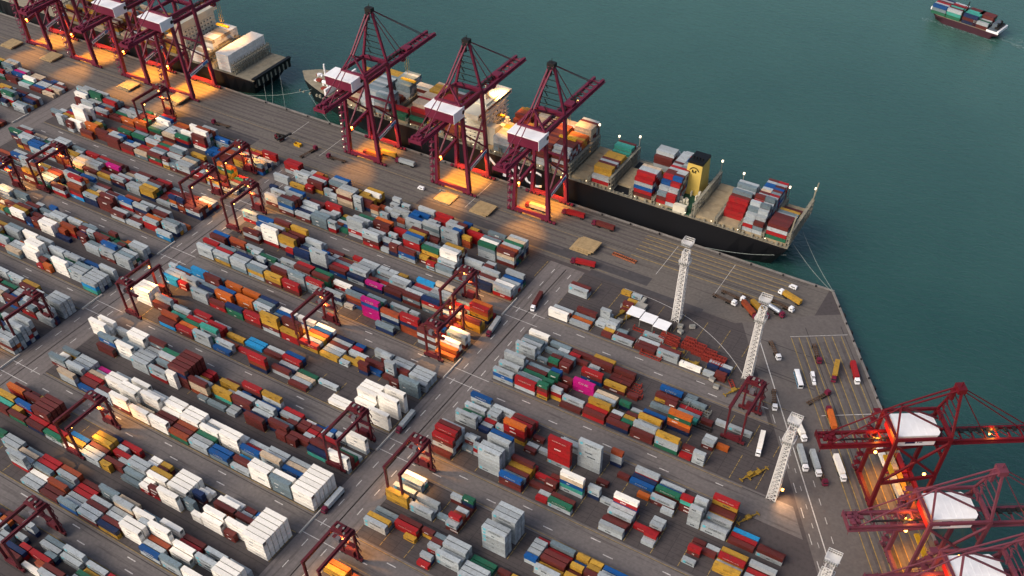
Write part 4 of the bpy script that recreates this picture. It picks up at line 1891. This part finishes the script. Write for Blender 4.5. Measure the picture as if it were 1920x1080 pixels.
# ------------------------------------------------------------ rubber-tyred yard cranes
def rtg_proto(trol=.9,hgt=21.5,span=23.5,w=8.4):
    R=empty('yard_gantry_crane')
    for y in (0,span):
        for x in (-w/2,w/2):
            m=MB(); m.beam((x,y,2),(x,y,hgt),.85,1.2); m.build('leg',rtgm,R)
        m=MB(); m.beam((-6.3,y,1.7),(6.3,y,1.7),1.1,1.3); 
        m.beam((-w/2,y,3),(w/2,y,6),.4); m.build('base_beam',rtgm,R)
        for x in (-5.4,-3.4,3.4,5.4):
            m=MB(); m.tube((x,y-.45,.8),(x,y+.45,.8),.8,12); m.build('wheel',rubber,R)
    for x in (-w/2,w/2):
        m=MB(); m.beam((x,-.8,hgt+.6),(x,span+.8,hgt+.6),1.1,1.7); 
        m.beam((x*1.2,-.6,hgt+.6),(x*1.2,span+.6,hgt+.6),.7,.12); m.build('girder',rtgm,R)
    m=MB(); m.box(-2.4,2.4,span-1.1,span+1.1,2.5,6.2); m.box(-3.4,3.4,-.9,.9,2.4,4.4); m.build('power_house',[rtgm],R)
    m=MB()
    z=2.4; s_=1
    while z<hgt: m.beam((w/2+1+s_*.8,span+.7,z),(w/2+1-s_*.8,span+.7,z+2.6),.5,.15); z+=2.6; s_=-s_
    m.build('ladder',rtgm,R)
    ty=span*trol
    m=MB(); m.box(-4.6,4.6,ty-2.6,ty+2.6,hgt+1.4,hgt+2.2); m.box(-2,1.6,ty-1.8,ty+1.4,hgt+2.2,hgt+3.8); m.box(2,3.4,ty-1,ty+2,hgt+2.2,hgt+3.2); m.tube((-3.4,ty-1,hgt+2.9),(-3.4,ty+1,hgt+2.9),.7); tr=m.build('trolley',rtgm,R)
    m=MB(); m.box(-1.7,-.6,ty-1.4,ty+.4,hgt+3.8,hgt+4.3);m.box(1,1.7,ty-.5,ty+.4,hgt+3.2,hgt+4.0); m.tube((2.6,ty-1.9,hgt+2.6),(2.6,ty-1.2,hgt+2.6),.5); m.build('motor',[greyp],tr)
    m=MB(); m.box(-1.1,1.1,ty-4,ty-2,hgt-3.2,hgt-.6); m.build('cab',[mat('cab_grey',S('#6d6a70'),.4)],R)
    m=MB()
    for a in (-1,1):
        for b__ in (-.6,.6): m.beam((a*1.5,ty+b__,hgt),(a*1.5,ty+b__*.5,hgt-6),.12)
    m.box(-6,6,ty-.9,ty+.9,hgt-6.8,hgt-6); m.build('spreader',rtgm,R)
    return R
PR=rtg_proto(.9); PR2=rtg_proto(.12); usedp=[False,False]
RT=[(-197,211.5,0,'at the central crossroad, yellow container beneath its front leg','A',1),
 (-195.5,151.5,0,'over orange and yellow containers at bottom edge','A',1),
 (-234,212.5,0,'left of central crossroad, straddling white stacks','A',0),
 (-350.5,153,0,'over glowing orange containers in the lower left yard','A',1),
 (-303.5,272.5,0,'alone mid yard over lit yellow and orange containers','A',1),
 (-237,301,0,'at central crossroad over lit white containers','B',1),
 (-246.5,329.5,0,'behind the crossroad one, over rust orange stack','A',1),
 (-404.5,243,0,'at left crossroad with bright white stack beside','B',1),
 (-446,333.5,0,'at left crossroad over pale lit containers','A',1),
 (-411,333.5,0,'right of left crossroad, blue stack in front','A',1),
 (-447,365,0,'straddling the orange topped yellow stack','A',1),
 (-548,392,0,'nearest the quay at upper left beside tan hatch covers','A',1),
 (-550.5,302.5,0,'in left yard with orange glow under it','A',1),
 (-567,273,0,'cut by the left edge of the photo, beside grey stacks','A',1),
 (-442,191.5,0,'at left edge beside tall grey stacks','A',0),
 (-75.5,327.5,0,'at right yard end below the second lattice mast','A',0),
 (-322,93,0,'cut by the lower left corner of the photo','A',0),
 (-458,150,0,'cut by left edge just above left crossroad','A',1)]
for i,(x,y,rz,lab,kd,lit) in enumerate(RT):
    ix=0 if kd=='A' else 1; src=(PR,PR2)[ix]
    o=src if not usedp[ix] else copy_tree(src); usedp[ix]=True
    o.location=(x,y,0.04); tag(o,'dark red yard gantry crane '+lab,'yard crane','gantry cranes straddling the container blocks')
for i,(x,y,rz,lab,kd,lit) in enumerate(RT):
    o=[q for q in bpy.data.objects if q.get('label')=='dark red yard gantry crane '+lab][0]
    if lit:
        m=MB(); m.tube((-2.6,21.6,19.2),(-2.6,21.6,20.2),.35,8); m.tube((2.6,3,19.2),(2.6,3,20.2),.35,8); m.build('floodlight',orangelamp,o)
        spot(o,(-1.5,21.5,19.4),36000,88,(1,.45,.1),.4,(.2,.25,-1)); spot(o,(1.5,9,19.4),26000,96,(1,.5,.15),.4,(0,-.1,-1))
# ------------------------------------------------------------ lattice light masts
maskw=mat('mast_white_paint',S('#d9d6d2'),.5,0,.06,.5)
def mast(label,x,y,h=56,w0=2.1,w1=1.6,lamp=False,rz=0):
    R=empty('lattice_light_mast',(x,y,0),rz); tag(R,label,'light mast','white lattice light masts along the yard road')
    m=MB(); n_=17
    def W(z): return w0+(w1-w0)*min(1,z/(h-13)) 
    for i in range(n_):
        z0=(h-8)*i/n_; z1=(h-8)*(i+1)/n_; a=W(z0);b__=W(z1)
        ca=[(-a,-a),(a,-a),(a,a),(-a,a)]; cb=[(-b__,-b__),(b__,-b__),(b__,b__),(-b__,b__)]
        for q in range(4):
            r=(q+1)%4
            m.beam((*ca[q],z0),(*cb[q],z1),.5); m.beam((*ca[q],z0),(*cb[r],z1),.3); m.beam((*ca[r],z0),(*cb[q],z1),.3); m.beam((*cb[q],z1),(*cb[r],z1),.3)
            mx=((ca[q][0]+ca[r][0])/2,(ca[q][1]+ca[r][1])/2); m.beam((*mx,z0),(*cb[q],z1),.22)
    m.build('lattice_shaft',maskw,R)
    m=MB()
    for i in range(11): 
        z0=(h-10)*i/11; z1=(h-10)*(i+1)/11; m.beam((0,-1.2 if i%2 else 1.2,z0),(0,1.2 if i%2 else -1.2,z1),.9,.15)
    m.build('ladder',greyp,R)
    for zz in (h-16,h-3.5):
        m=MB(); e=2.7; m.box(-e,e,-e,e,zz,zz+.25)
        for q in range(4):
            for t_ in range(7):
                p_=-e+t_*2*e/6; P_=[(p_,-e),(p_,e),(-e,p_),(e,p_)][q]; m.beam((*P_,zz),(*P_,zz+2.4),.12)
        for s_ in (-e,e):
            for z in (zz+1.2,zz+2.4): m.beam((-e,s_,z),(e,s_,z),.18); m.beam((s_,-e,z),(s_,e,z),.18)
        m.build('platform',maskw,R)
        m=MB()
        for q in range(6): m.box(-2.6+q*.9,-2.1+q*.9,-e-.6,-e-.1,zz+.6,zz+1.5); m.box(-2.6+q*.9,-2.1+q*.9,e+.1,e+.6,zz+.6,zz+1.5)
        m.build('floodlight_rack',greyp,R)
    m=MB(); 
    for sx in (-1,1):
        for sy in (-1,1): m.box(sx*w0-.6,sx*w0+.6,sy*w0-.6,sy*w0+.6,0,.6)
    m.build('footing',[edgem],R)
    if lamp:
        m=MB(); m.box(3,4,0,1,7,7.8); m.build('lamp',orangelamp,R); spot(R,(4.5,.5,7),9000,120,(1,.55,.25),.5,(.6,-.3,-1))
    return R
mast('white lattice mast behind the white-roofed shed, farthest of the four',-137.5,397)
mast('white lattice mast behind the dark red gantry crane at the yard end',-86,374)
mast('white lattice mast with warm lamp glow at its foot, beside white trailer',-45.5,304,lamp=True)
mast('white lattice mast cut by the bottom edge near the faded maroon cranes',-8.2,243)
# ------------------------------------------------------------ vehicles
rustm=mat('trailer_rust_brown',S('#5a4433'),.8,0,.2,1)
def truck(x,y,ang,label,cargo=None,cab='W',L=12.2,trl=True,cabcol=None,z0=.12):
    """tractor at +x end, trailer behind; ang in degrees"""
    R=empty('container_truck',(x,y,z0),R_(ang)); tag(R,label,'truck')
    cm={'W':white,'r':maroon,'B':bluep,'R':red2}[cab]
    if cab:
        m=MB(); m.box(6.2,8.6,-1.2,1.2,.9,3.2); m.add([(8.6,-1.2,.9),(8.6,1.2,.9),(8.6,1.2,2.0),(8.6,-1.2,2.0),(9.0,-1.1,.9),(9.0,1.1,.9),(9.0,1.1,1.9),(9.0,-1.1,1.9)],[(0,1,5,4),(3,7,6,2),(4,5,6,7),(1,2,6,5),(0,4,7,3)]); m.box(6.4,8.2,-1.0,1.0,3.2,3.5); cb=m.build('cab',cm,R)
        m=MB(); m.box(8.6,8.63,-1.05,1.05,2.05,2.95); m.box(7.4,8.3,-1.22,1.22,2.1,2.9); m.build('windscreen',glassm,cb)
        m=MB(); m.box(2.8,6.6,-.5,.5,.75,1.1); m.box(5.0,5.8,-1.2,1.2,.5,1.2); m.build('chassis',dark,R)
        for xx in (7.7,4.2,3.0):
            for s_ in (-1,1):
                m=MB(); m.tube((xx,s_*.85,.5),(xx,s_*1.2,.5),.5,10); m.build('wheel',rubber,R)
    if trl:
        m=MB(); m.box(-6.4,5.9,-.75,-.45,1.1,1.4); m.box(-6.4,5.9,.45,.75,1.1,1.4)
        for i in range(9): m.box(-6.3+i*1.5,-6.0+i*1.5,-1.2,1.2,1.15,1.38)
        m.build('trailer_frame',rustm if cargo is None else dark,R)
        for xx in (-5.4,-4.2):
            for s_ in (-1,1):
                m=MB(); m.tube((xx,s_*.85,.5),(xx,s_*1.2,.5),.5,10); m.build('wheel',rubber,R)
    if cargo and cargo!='tank':
        o=bpy.data.objects.new('shipping_container',me40); col.objects.link(o)
        o.location=Vector((x,y,z0+1.42))+Matrix.Rotation(R_(ang),3,'Z')@Vector((-6.4,-1.22,0)); o.rotation_euler=(0,0,R_(ang))
        o.material_slots[0].link='OBJECT'; o.material_slots[0].material=CM[cargo]
        tag(o,PAL[cargo][1]+' forty-foot container loaded on the '+label.split(' with ')[0],'shipping container','containers on trucks')
        if label.startswith('truck on the bottom'): pass
    if cargo=='tank':
        m=MB(); m.tube((-6,0,2.7),(5.6,0,2.7),1.25,16); 
        for xx in (-6,5.6): m.tube((xx-.25,0,2.7),(xx+.25,0,2.7),1.0,16)
        o=m.build('tank_container',mat('tank_silver',S('#a9b0bb'),.35,.4,.06,1)); o.location=(x,y,z0); o.rotation_euler=(0,0,R_(ang)); tag(o,'silver cylindrical tank container lying on a trailer near the quay corner','tank container')
    return R
truck(-205,413.8,190,'red cab truck with red box on the dark road patch by the yard corner','R','r')
truck(-234,454.6,185,'dark truck with red box beside the rightmost portal crane','R','r')
truck(-212,453,181,'maroon truck with dark red box on the apron along the ship hull','r','r')
truck(-361,449.2,182,'dark truck with grey box between first and second portal crane','w','r')
truck(-88,445.5,161,'white cab truck with yellow box near the quay corner','Y','W')
truck(-38.5,405,-62,'white cab truck with red box close to the right-hand quay edge','R','W')
truck(-47.4,401,-79,'dark truck with yellow box on the striped right-hand apron','Y','r')
truck(-37.5,365,120,'red truck with orange box beside the right-hand cranes','O','r')
truck(-61,410,-60,'red cab truck with empty trailer on yellow stripes',None,'r')
truck(-81.5,400.8,-52,'pale cab truck with empty trailer on the bare concrete road',None,'W')
truck(-68,365.5,-68,'white cab truck with empty trailer beside the yard end crane',None,'W')
truck(-49,376,62,'dark truck with empty trailer turning near the parked small white van',None,'r')
truck(-42,334,-58,'white truck with long grey box, left of three parked in a row','w','W')
truck(-35.5,334,-57,'truck with grey box in the middle of three parked in a row','w','W')
truck(-24.5,337,-56,'truck with white box right of the row beside red crane','W','W')
truck(-50,351.5,-50,'truck with white box partly behind the third lattice mast','W','W')
truck(-62.6,332.5,-78,'truck with bright white box at the yard end by the gantry crane','W','W')
truck(-122,426,-8,'white cab truck with empty trailer, nearer of two behind the masts',None,'W')
truck(-119,431.6,-8,'white cab truck with empty trailer, farther of two behind the masts',None,'W')
truck(-101,427.5,-33,'truck with yellow box parked by the second mast top','Y','r')
truck(-94.5,431.5,-20,'trailer rig with silver tank near the quay corner','tank','r')
truck(-105.5,424,-38,'truck with rust red box left of the yellow box near the second mast','o','r')
truck(-212.3,370,-80,'white cab truck with dark red box on the central crossroad','r','W')
truck(-222,339,-83,'truck with light grey box on the crossroad by the glowing gantry crane','w','r')
truck(-222,255,-87,'truck with light grey box at the crossroad edge beside tall white stack','w','r')
truck(-222,196,-89,'truck with light grey box beside the six white stacks','w','r')
truck(-428,425.5,79,'dark truck with empty trailer standing across the apron',None,'r')
truck(-405,430,184,'dark truck with empty trailer left of the first portal crane',None,'r')
truck(-505,424,186,'dark truck with empty trailer on the apron by the upper left ship stern',None,'r')
truck(-378,452,181,'truck with yellow box under the first portal crane','Y','r')
truck(-258,449,182,'truck with beige box under the rightmost portal crane, brightly lit','c','r')
truck(-386,446,181,'truck with orange box under the leftmost portal crane of three','O','r')
# quay-side ship cargo at lower right: truck row under the red crane
for i,(s_,n_,cg) in enumerate(((131,-7,'c'),(128,-10.5,'W'),(133,-3.5,'R'),(145,-6.5,'Y'),(147,-9.5,'w'),(160,-6,'o'))):
    x,y=q2(s_,n_); truck(x,y,-56.7,['truck with beige box under the red crane house','truck with white box beside the beige one under the red crane','truck with red box nearest water under the red crane','truck with yellow box between the legs of the red crane','truck with grey box between the red crane legs, landward','truck with rust red box lowest under the red crane'][i],cg,'r')
# bus
R=empty('bus',(-62,384.8,.06),R_(-59)); tag(R,'white and blue bus parked on the wide road beside the yard','bus')
m=MB(); m.box(-6,6,-1.25,1.25,.4,3.1); bb=m.build('body',white,R)
m=MB(); m.box(-5.9,5.9,-1.29,-1.25,.6,1.6); m.box(-5.9,5.9,1.25,1.29,.6,1.6); m.build('blue_band',[mat('bus_teal_band',S('#1d6f93'),.4)],bb)
m=MB(); m.box(-5.6,5.2,-1.28,1.28,1.75,2.7); m.box(5.9,6.03,-1.1,1.1,1.3,2.8); m.build('window',glassm,bb)
m=MB(); m.box(-4,-1,-.8,.8,3.1,3.35); m.box(1,2.6,-.6,.6,3.1,3.3); m.build('roof_unit',white,R)
for xx in (-4,3.9):
    for s_ in (-1,1): m=MB(); m.tube((xx,s_*.95,.5),(xx,s_*1.27,.5),.5,12); m.build('wheel',rubber,R)
def car(x,y,ang,label,mt,van=False):
    R=empty('van' if van else 'car',(x,y,.12),R_(ang)); tag(R,label,'van' if van else 'car')
    m=MB(); m.box(-2.3,2.3,-.9,.9,.35,1.1); 
    if van: m.box(-2.3,1.5,-.88,.88,1.1,2.1)
    else: m.add([(-1.9,-.85,1.1),(1.2,-.85,1.1),(1.2,.85,1.1),(-1.9,.85,1.1),(-1.4,-.7,1.65),(.5,-.7,1.65),(.5,.7,1.65),(-1.4,.7,1.65)],MB.BF)
    bb=m.build('body',mt,R)
    m=MB(); m.box(1.5 if van else .62,1.56 if van else .9,-.75,.75,1.2,1.9 if van else 1.5); m.box(-1.5,.9,-.92,.92,1.2,1.55 if not van else 1.8); m.build('window',glassm,bb)
    for xx in (-1.5,1.5):
        for s_ in (-1,1): m=MB(); m.tube((xx,s_*.7,.32),(xx,s_*.93,.32),.33,10); m.build('wheel',rubber,R)
car(-56.5,391.5,-62,'small white van beside the bus, nearer the water',white,True)
car(-54.5,387.8,-62,'small white car right behind the white van near the bus',white)
car(-336,430.4,182,'white van on the landward road beside the first crane glow',white,True)
car(-322,435.3,184,'grey car on the apron road, right of the white van',greyp)
car(-91,456.5,175,'white van by the quay edge near the mooring corner',white,True)
# ------------------------------------------------------------ hatch covers and yard equipment
hatcht=mat('tan_hatch_cover',S('#a48d68'),.75,0,.14,.3,dirt=(S('#6f5c42'),.5,(1,1,1),.5))
for (x,y,n_,lab) in ((-316,430,1,'tan steel hatch cover lit orange, left of the pair on the apron'),(-287.5,431.5,2,'stack of tan hatch covers on the apron, right of the pair'),(-211.5,430,3,'stack of tan hatch covers alone near the red truck'),(-606,431,2,'tan hatch cover stack lit orange nearest the upper left gantry crane'),(-558,434,3,'tan hatch cover stack beside the landward leg of the stern crane'),(-694,433,2,'tan hatch covers on the apron at far upper left'),(-740,432,2,'tan hatch cover stack cut by the left photo edge')):
    R=empty('hatch_cover',(x,y,.12)); tag(R,lab,'hatch cover','ship hatch covers laid on the apron')
    for q in range(n_):
        m=MB(); dx=-1.5*(n_-1-q)*(1 if q<n_-1 else 0); m.box(-6.4+dx,6.4+dx,-5.6-.5*(n_-1-q),5.6,q*1.1,q*1.1+.85); 
        if q==n_-1:
            for i in range(5): m.box(-6.1+i*2.9,-6.0+i*2.9,-5.5,5.5,q*1.1+.85,q*1.1+.93)
            for i in range(8): m.box(-6.3,6.3,-5.3+i*1.5,-5.24+i*1.5,q*1.1+.85,q*1.1+.9)
        m.build('panel',hatcht,R)
# workshop shed with white roofs
R=empty('workshop_shed',(-150,386,0)); tag(R,'low open-sided workshop with three white roof panels beside the first lattice mast','shed')
m=MB()
for i in range(3):
    x=-12+i*8.6; m.box(x,x+8.2,-4+(-.8*i),3.6-.8*i,5.2-.3*i,5.5-.3*i)
m.build('roof',white,R)
m=MB()
for i in range(4):
    for y in (-4,2.6): m.box(-11.8+i*8.4,-11.4+i*8.4,y-.8*min(i,2),y+.4-.8*min(i,2),0,4.7)
m.build('post',greyp,R)
m=MB(); m.box(-8,14,1.2,2.2,0,3.6); m.build('back_wall',dark,R)
m=MB(); m.box(-12,-6,4.5,12,0,2.6); m.box(-11,-9,12.2,17,0,2.6); m.build('annex',[mat('annex_grey',S('#9b9890'),.7)],R)
# spreaders, flat racks and stored frames
redfr=mat('red_oxide_frame',S('#8c2f24'),.7,0,.2,.8); 
def frame(x,y,ang,label,mt,L=12.2,name='flat_rack',cat='flat rack',grp='stored racks and frames',z=.05,ends=True,layers=1):
    R=empty(name,(x,y,z),R_(ang)); tag(R,label,cat,grp)
    for q in range(layers):
        z_=q*1.3
        m=MB(); m.box(0,L,0,.35,z_+.1,z_+.6); m.box(0,L,2.1,2.44,z_+.1,z_+.6)
        i=0
        while i*1.5<L: m.box(i*1.5,i*1.5+.3,.3,2.1,z_+.2,z_+.5); i+=1
        m.build('base_frame',mt,R)
    if ends:
        for xx in (0,L-.3):
            m=MB(); m.box(xx,xx+.3,0,.3,.6,2.4); m.box(xx,xx+.3,2.1,2.44,.6,2.4); m.box(xx,xx+.3,0,2.44,2.2,2.5); m.build('end_frame',mt,R)
wk=['second','third','fourth','fifth']
for i,(x,y) in enumerate(((-126,378),(-119.3,376.5),(-112.5,374.7),(-106,372.6))):
    R=empty('stacked_frame_pile',(x,y,.05)); tag(R,'pile of rusty red platforms in the yard triangle, '+['leftmost and highest','second from left','third from left','rightmost'][i]+' of four','frame pile','red platform piles')
    for q in range(4):
        m=MB()
        for a in range(3):
            yy=-1+a*2.7+q*.1
            for s_ in (0,2.0): m.box(-.1*q,6.1-.1*q,yy+s_,yy+s_+.3,q*.75,q*.75+.35)
            for t_ in range(5): m.box(t_*1.45,t_*1.45+.3,yy,yy+2.3,q*.75+.05,q*.75+.3)
        m.build('platform',redfr,R)
frame(-139,376,-4,'bare dusty red frame stack beside the workshop shed',redfr,12,layers=3,ends=False)
frame(-139,379.5,-4,'second dusty red frame row behind the frame stack by the shed',redfr,11,layers=3,ends=False)
frame(-160,366,0,'white-ended flat rack on the yard ground near silver container',greyp)
frame(-148,371.5,0,'red flat rack among stored equipment, left of red platforms',redfr)
frame(-147,366.5,0,'grey flat rack in front of the red flat rack',greyp)
frame(-143,361,0,'rust red flat rack beside the road in front row of stored equipment',redfr)
frame(-94,366.5,-50,'orange red frame at the right end of the platform piles',redfr,6,ends=False)
frame(-143,337,0,'dark red flat rack in the gap of the container row, farthest',redfr)
frame(-141,333.5,0,'dark red flat rack in the gap of the container row, middle',redfr)
frame(-139,330,0,'dark red flat rack in the gap of the container row, nearest',redfr)
frame(-117,339,0,'grey flat rack row beside the blue container near lane',greyp)
frame(-104,337.5,0,'grey flat rack at the lane right of the blue container',greyp)
frame(-104,334,0,'grey flat rack nearer row right of the blue container',greyp)
frame(-99,327,0,'dark flat rack under the yard end gantry crane',dark)
spym=mat('worn_ochre_paint',S('#8f7226'),.7,0,.25,.8)
def spreader(x,y,ang,label):
    R=empty('lifting_spreader',(x,y,.05),R_(ang)); tag(R,label,'spreader','parked yellow spreaders')
    m=MB(); m.box(-3.2,3.2,-.5,-.1,.8,1.3); m.box(-3.2,3.2,.1,.5,.8,1.3); m.box(-1.2,1.2,-1.1,1.1,1.3,2.3); m.build('main_frame',spym,R)
    for s_ in (-1,1):
        m=MB(); m.box(s_*5.8-.25,s_*5.8+.25,-1.22,1.22,.5,1.0); m.box(min(s_*3,s_*5.8),max(s_*3,s_*5.8),-.25,.25,.7,1.0); m.build('end_beam',spym,R)
spreader(-128,372,20,'yellow spreader with figure-like yellow motor among dark equipment by the red piles')
spreader(-113,368,-15,'long yellow spreader beside the white and navy containers')
spreader(-88,360,60,'yellow spreader parked at the foot of the second mast')
spreader(-59.5,311,65,'yellow spreader standing left of the third mast foot')
spreader(-56.5,314,65,'second yellow spreader just behind the one by the third mast')
spreader(-50.5,286,60,'yellow spreader frame on the lower right yard end')
spreader(-166,386,70,'yellow spreader on the open ground left of the workshop')
spreader(-161.5,384,70,'yellow spreader closest to the workshop shed')
m=MB()
for i,(x,y) in enumerate(((-468,431),)):
    R=empty('mobile_stacker',(-457,430.5,.1),R_(-15)); tag(R,'dark reach stacker vehicle standing alone on the apron at upper centre left','reach stacker')
    m=MB(); m.box(-4,3,-1.6,1.6,.9,2.2); m.box(-3.8,-1.6,-1.6,1.6,2.2,3.2); m.build('chassis',[rtgm],R)
    m=MB(); m.beam((-3,0,3.6),(7,0,6.5),.9); m.box(6,7.6,-6,6,5,5.8); m.build('boom',dark,R)
    m=MB(); m.box(-1,1,-1,1,2.2,4); m.build('cab',glassm,R)
    for xx in (-3,2.4):
        for s_ in (-1,1): mm=MB(); mm.tube((xx,s_*1.3,.8),(xx,s_*1.9,.8),.85,12); mm.build('wheel',rubber,R)
for i,(x,y,a,lb) in enumerate(((-133,392,10,'pale equipment crate right of the white-roofed workshop, nearest the mast'),(-131,388,-20,'pale equipment crate right of the workshop, nearer the red frames'),(-127,395,35,'small crate standing alone behind the first mast foot'),(-164,379,0,'crate left of the workshop near the container rows'),(-168,391,15,'crate behind the workshop on the landward road side'),(-101,362,-10,'white crate beside the navy containers at the yard end'),(-97,358,5,'crate nearest the yard end gantry crane'))):
    R=empty('equipment_crate',(x,y,.05),R_(a)); tag(R,lb,'crate','equipment crates around the workshop'); m=MB(); m.box(-1.6,1.6,-1.1,1.1,0,.25,1); m.box(-1.5,1.5,-1,1,.25,2); m.build('body',[mat('crate_grey',S(('#a8a49c','#8d9aa0','#6f6a60')[i%3]),.7),dark],R); m=MB(); m.box(-1.55,1.55,-1.05,1.05,2,2.12); m.build('lid',greyp,R)
frame(-168,372,0,'pale flat rack on open ground in front of the silver stacks',greyp)
frame(-155,377,0,'rust red flat rack left of the dusty frame stack',redfr)
frame(-131,364,0,'grey flat rack among containers below the red platform piles',greyp)
frame(-124,367.5,0,'ochre flat rack directly in front of the red platform piles',mat('ochre_frame',S('#86692b'),.75,0,.2,.8))
truck(-108,433.5,-16,'dark truck with empty trailer just behind the silver tank rig',None,'r')
truck(-31,330,-57,'dark empty trailer truck between the grey box truck and red crane',None,'r')
truck(-92,438,-14,'white cab empty trailer truck between silver tank and yellow truck',None,'W')
R=empty('yellow_equipment_box',(-441,431,.1)); tag(R,'small yellow metal skip on the apron right of the dark stacker','skip'); m=MB(); m.box(-2.6,2.6,-1.4,1.4,0,.2); m.box(-2.6,-2.4,-1.4,1.4,.2,1.8); m.box(2.4,2.6,-1.4,1.4,.2,1.8); m.box(-2.4,2.4,-1.4,-1.2,.2,1.8); m.box(-2.4,2.4,1.2,1.4,.2,1.8); m.build('body',yellowp,R)
o=None
R=empty('steel_frame_tray',(-188,431,.1),R_(-3)); tag(R,'low rust orange steel frame lying on the apron between hatch covers and mast','steel frame'); m=MB()
for y in (0,2.3): m.box(-8,8,y,y+.3,0,.9)
for i in range(12): m.box(-8+i*1.4,-7.8+i*1.4,0,2.6,0,.8)
m.build('frame',mat('rust_orange_frame',S('#9a5a3c'),.8),R)
# lane end barriers
bar=mat('pale_barrier_concrete',S('#b9b4ab'),.8,0,.1,.8)
for i,(x,k) in enumerate(((-224.2,1),(-224.2,0),(-224.2,2),(-224.2,3),(-434.8,1),(-434.8,2),(-434.8,0),(-640,3),(-640,2))):
    lo=v0('M',k-1,1)+16; m=MB(); m.box(-.3,.3,0,17 if x>-300 else 15,0,1.0); m.box(-.42,.42,0,17 if x>-300 else 15,0,.25); o=m.build('concrete_barrier',bar); o.location=(x,lo+3.2,.05)
    tag(o,'long pale barrier at the crossroad edge, '+['second','third','first','nearest quay'][[2,3,1,0].index({3:0,2:1,1:2,0:3}[k]) if False else (3-k)%4]+' lane from quay, '+('central' if x>-300 else 'left' if x>-500 else 'far left')+' crossroad','barrier','barriers at the lane ends')
# bollards and fenders on the quay edge
m=MB(); m.tube((0,0,0),(0,0,.7),.35,10); m.tube((0,0,.7),(0,0,1.0),.55,10); bm=m.mesh('bollard',dark)
m=MB(); m.box(-1.1,1.1,0,.9,-3.2,-.1); m.box(-.9,.9,.9,1.2,-3,-.3); fm=m.mesh('fender',rubber)
pb=None;n_=0
for i in range(22):
    u=-500+i*20
    if u>-75: break
    for nm,me_,dy,dz in (('mooring_bollard',bm,464.6,.1),('quay_fender',fm,466.6,0)):
        o=bpy.data.objects.new(nm,me_); col.objects.link(o); o.location=(u,dy,dz)
        tag(o,('dark mooring bollard' if nm[0]=='m' else 'black rubber fender')+' on the long quay edge',nm.split('_')[1],'dark mooring bollards on the long quay' if nm[0]=='m' else 'black fenders on the long quay')
for i in range(9):
    x,y=q2(14+i*14.5,-.6)
    o=bpy.data.objects.new('mooring_bollard',bm); col.objects.link(o); o.location=(x,y,.3); tag(o,'dark mooring bollard on the right-hand quay edge','bollard','dark mooring bollards on the right-hand quay')
    x,y=q2(20+i*14.5,.25); o=bpy.data.objects.new('quay_fender',fm); col.objects.link(o); o.location=(x,y,.4); o.rotation_euler=(0,0,QA); tag(o,'black rubber fender on the right-hand quay edge','fender','black fenders on the right-hand quay')
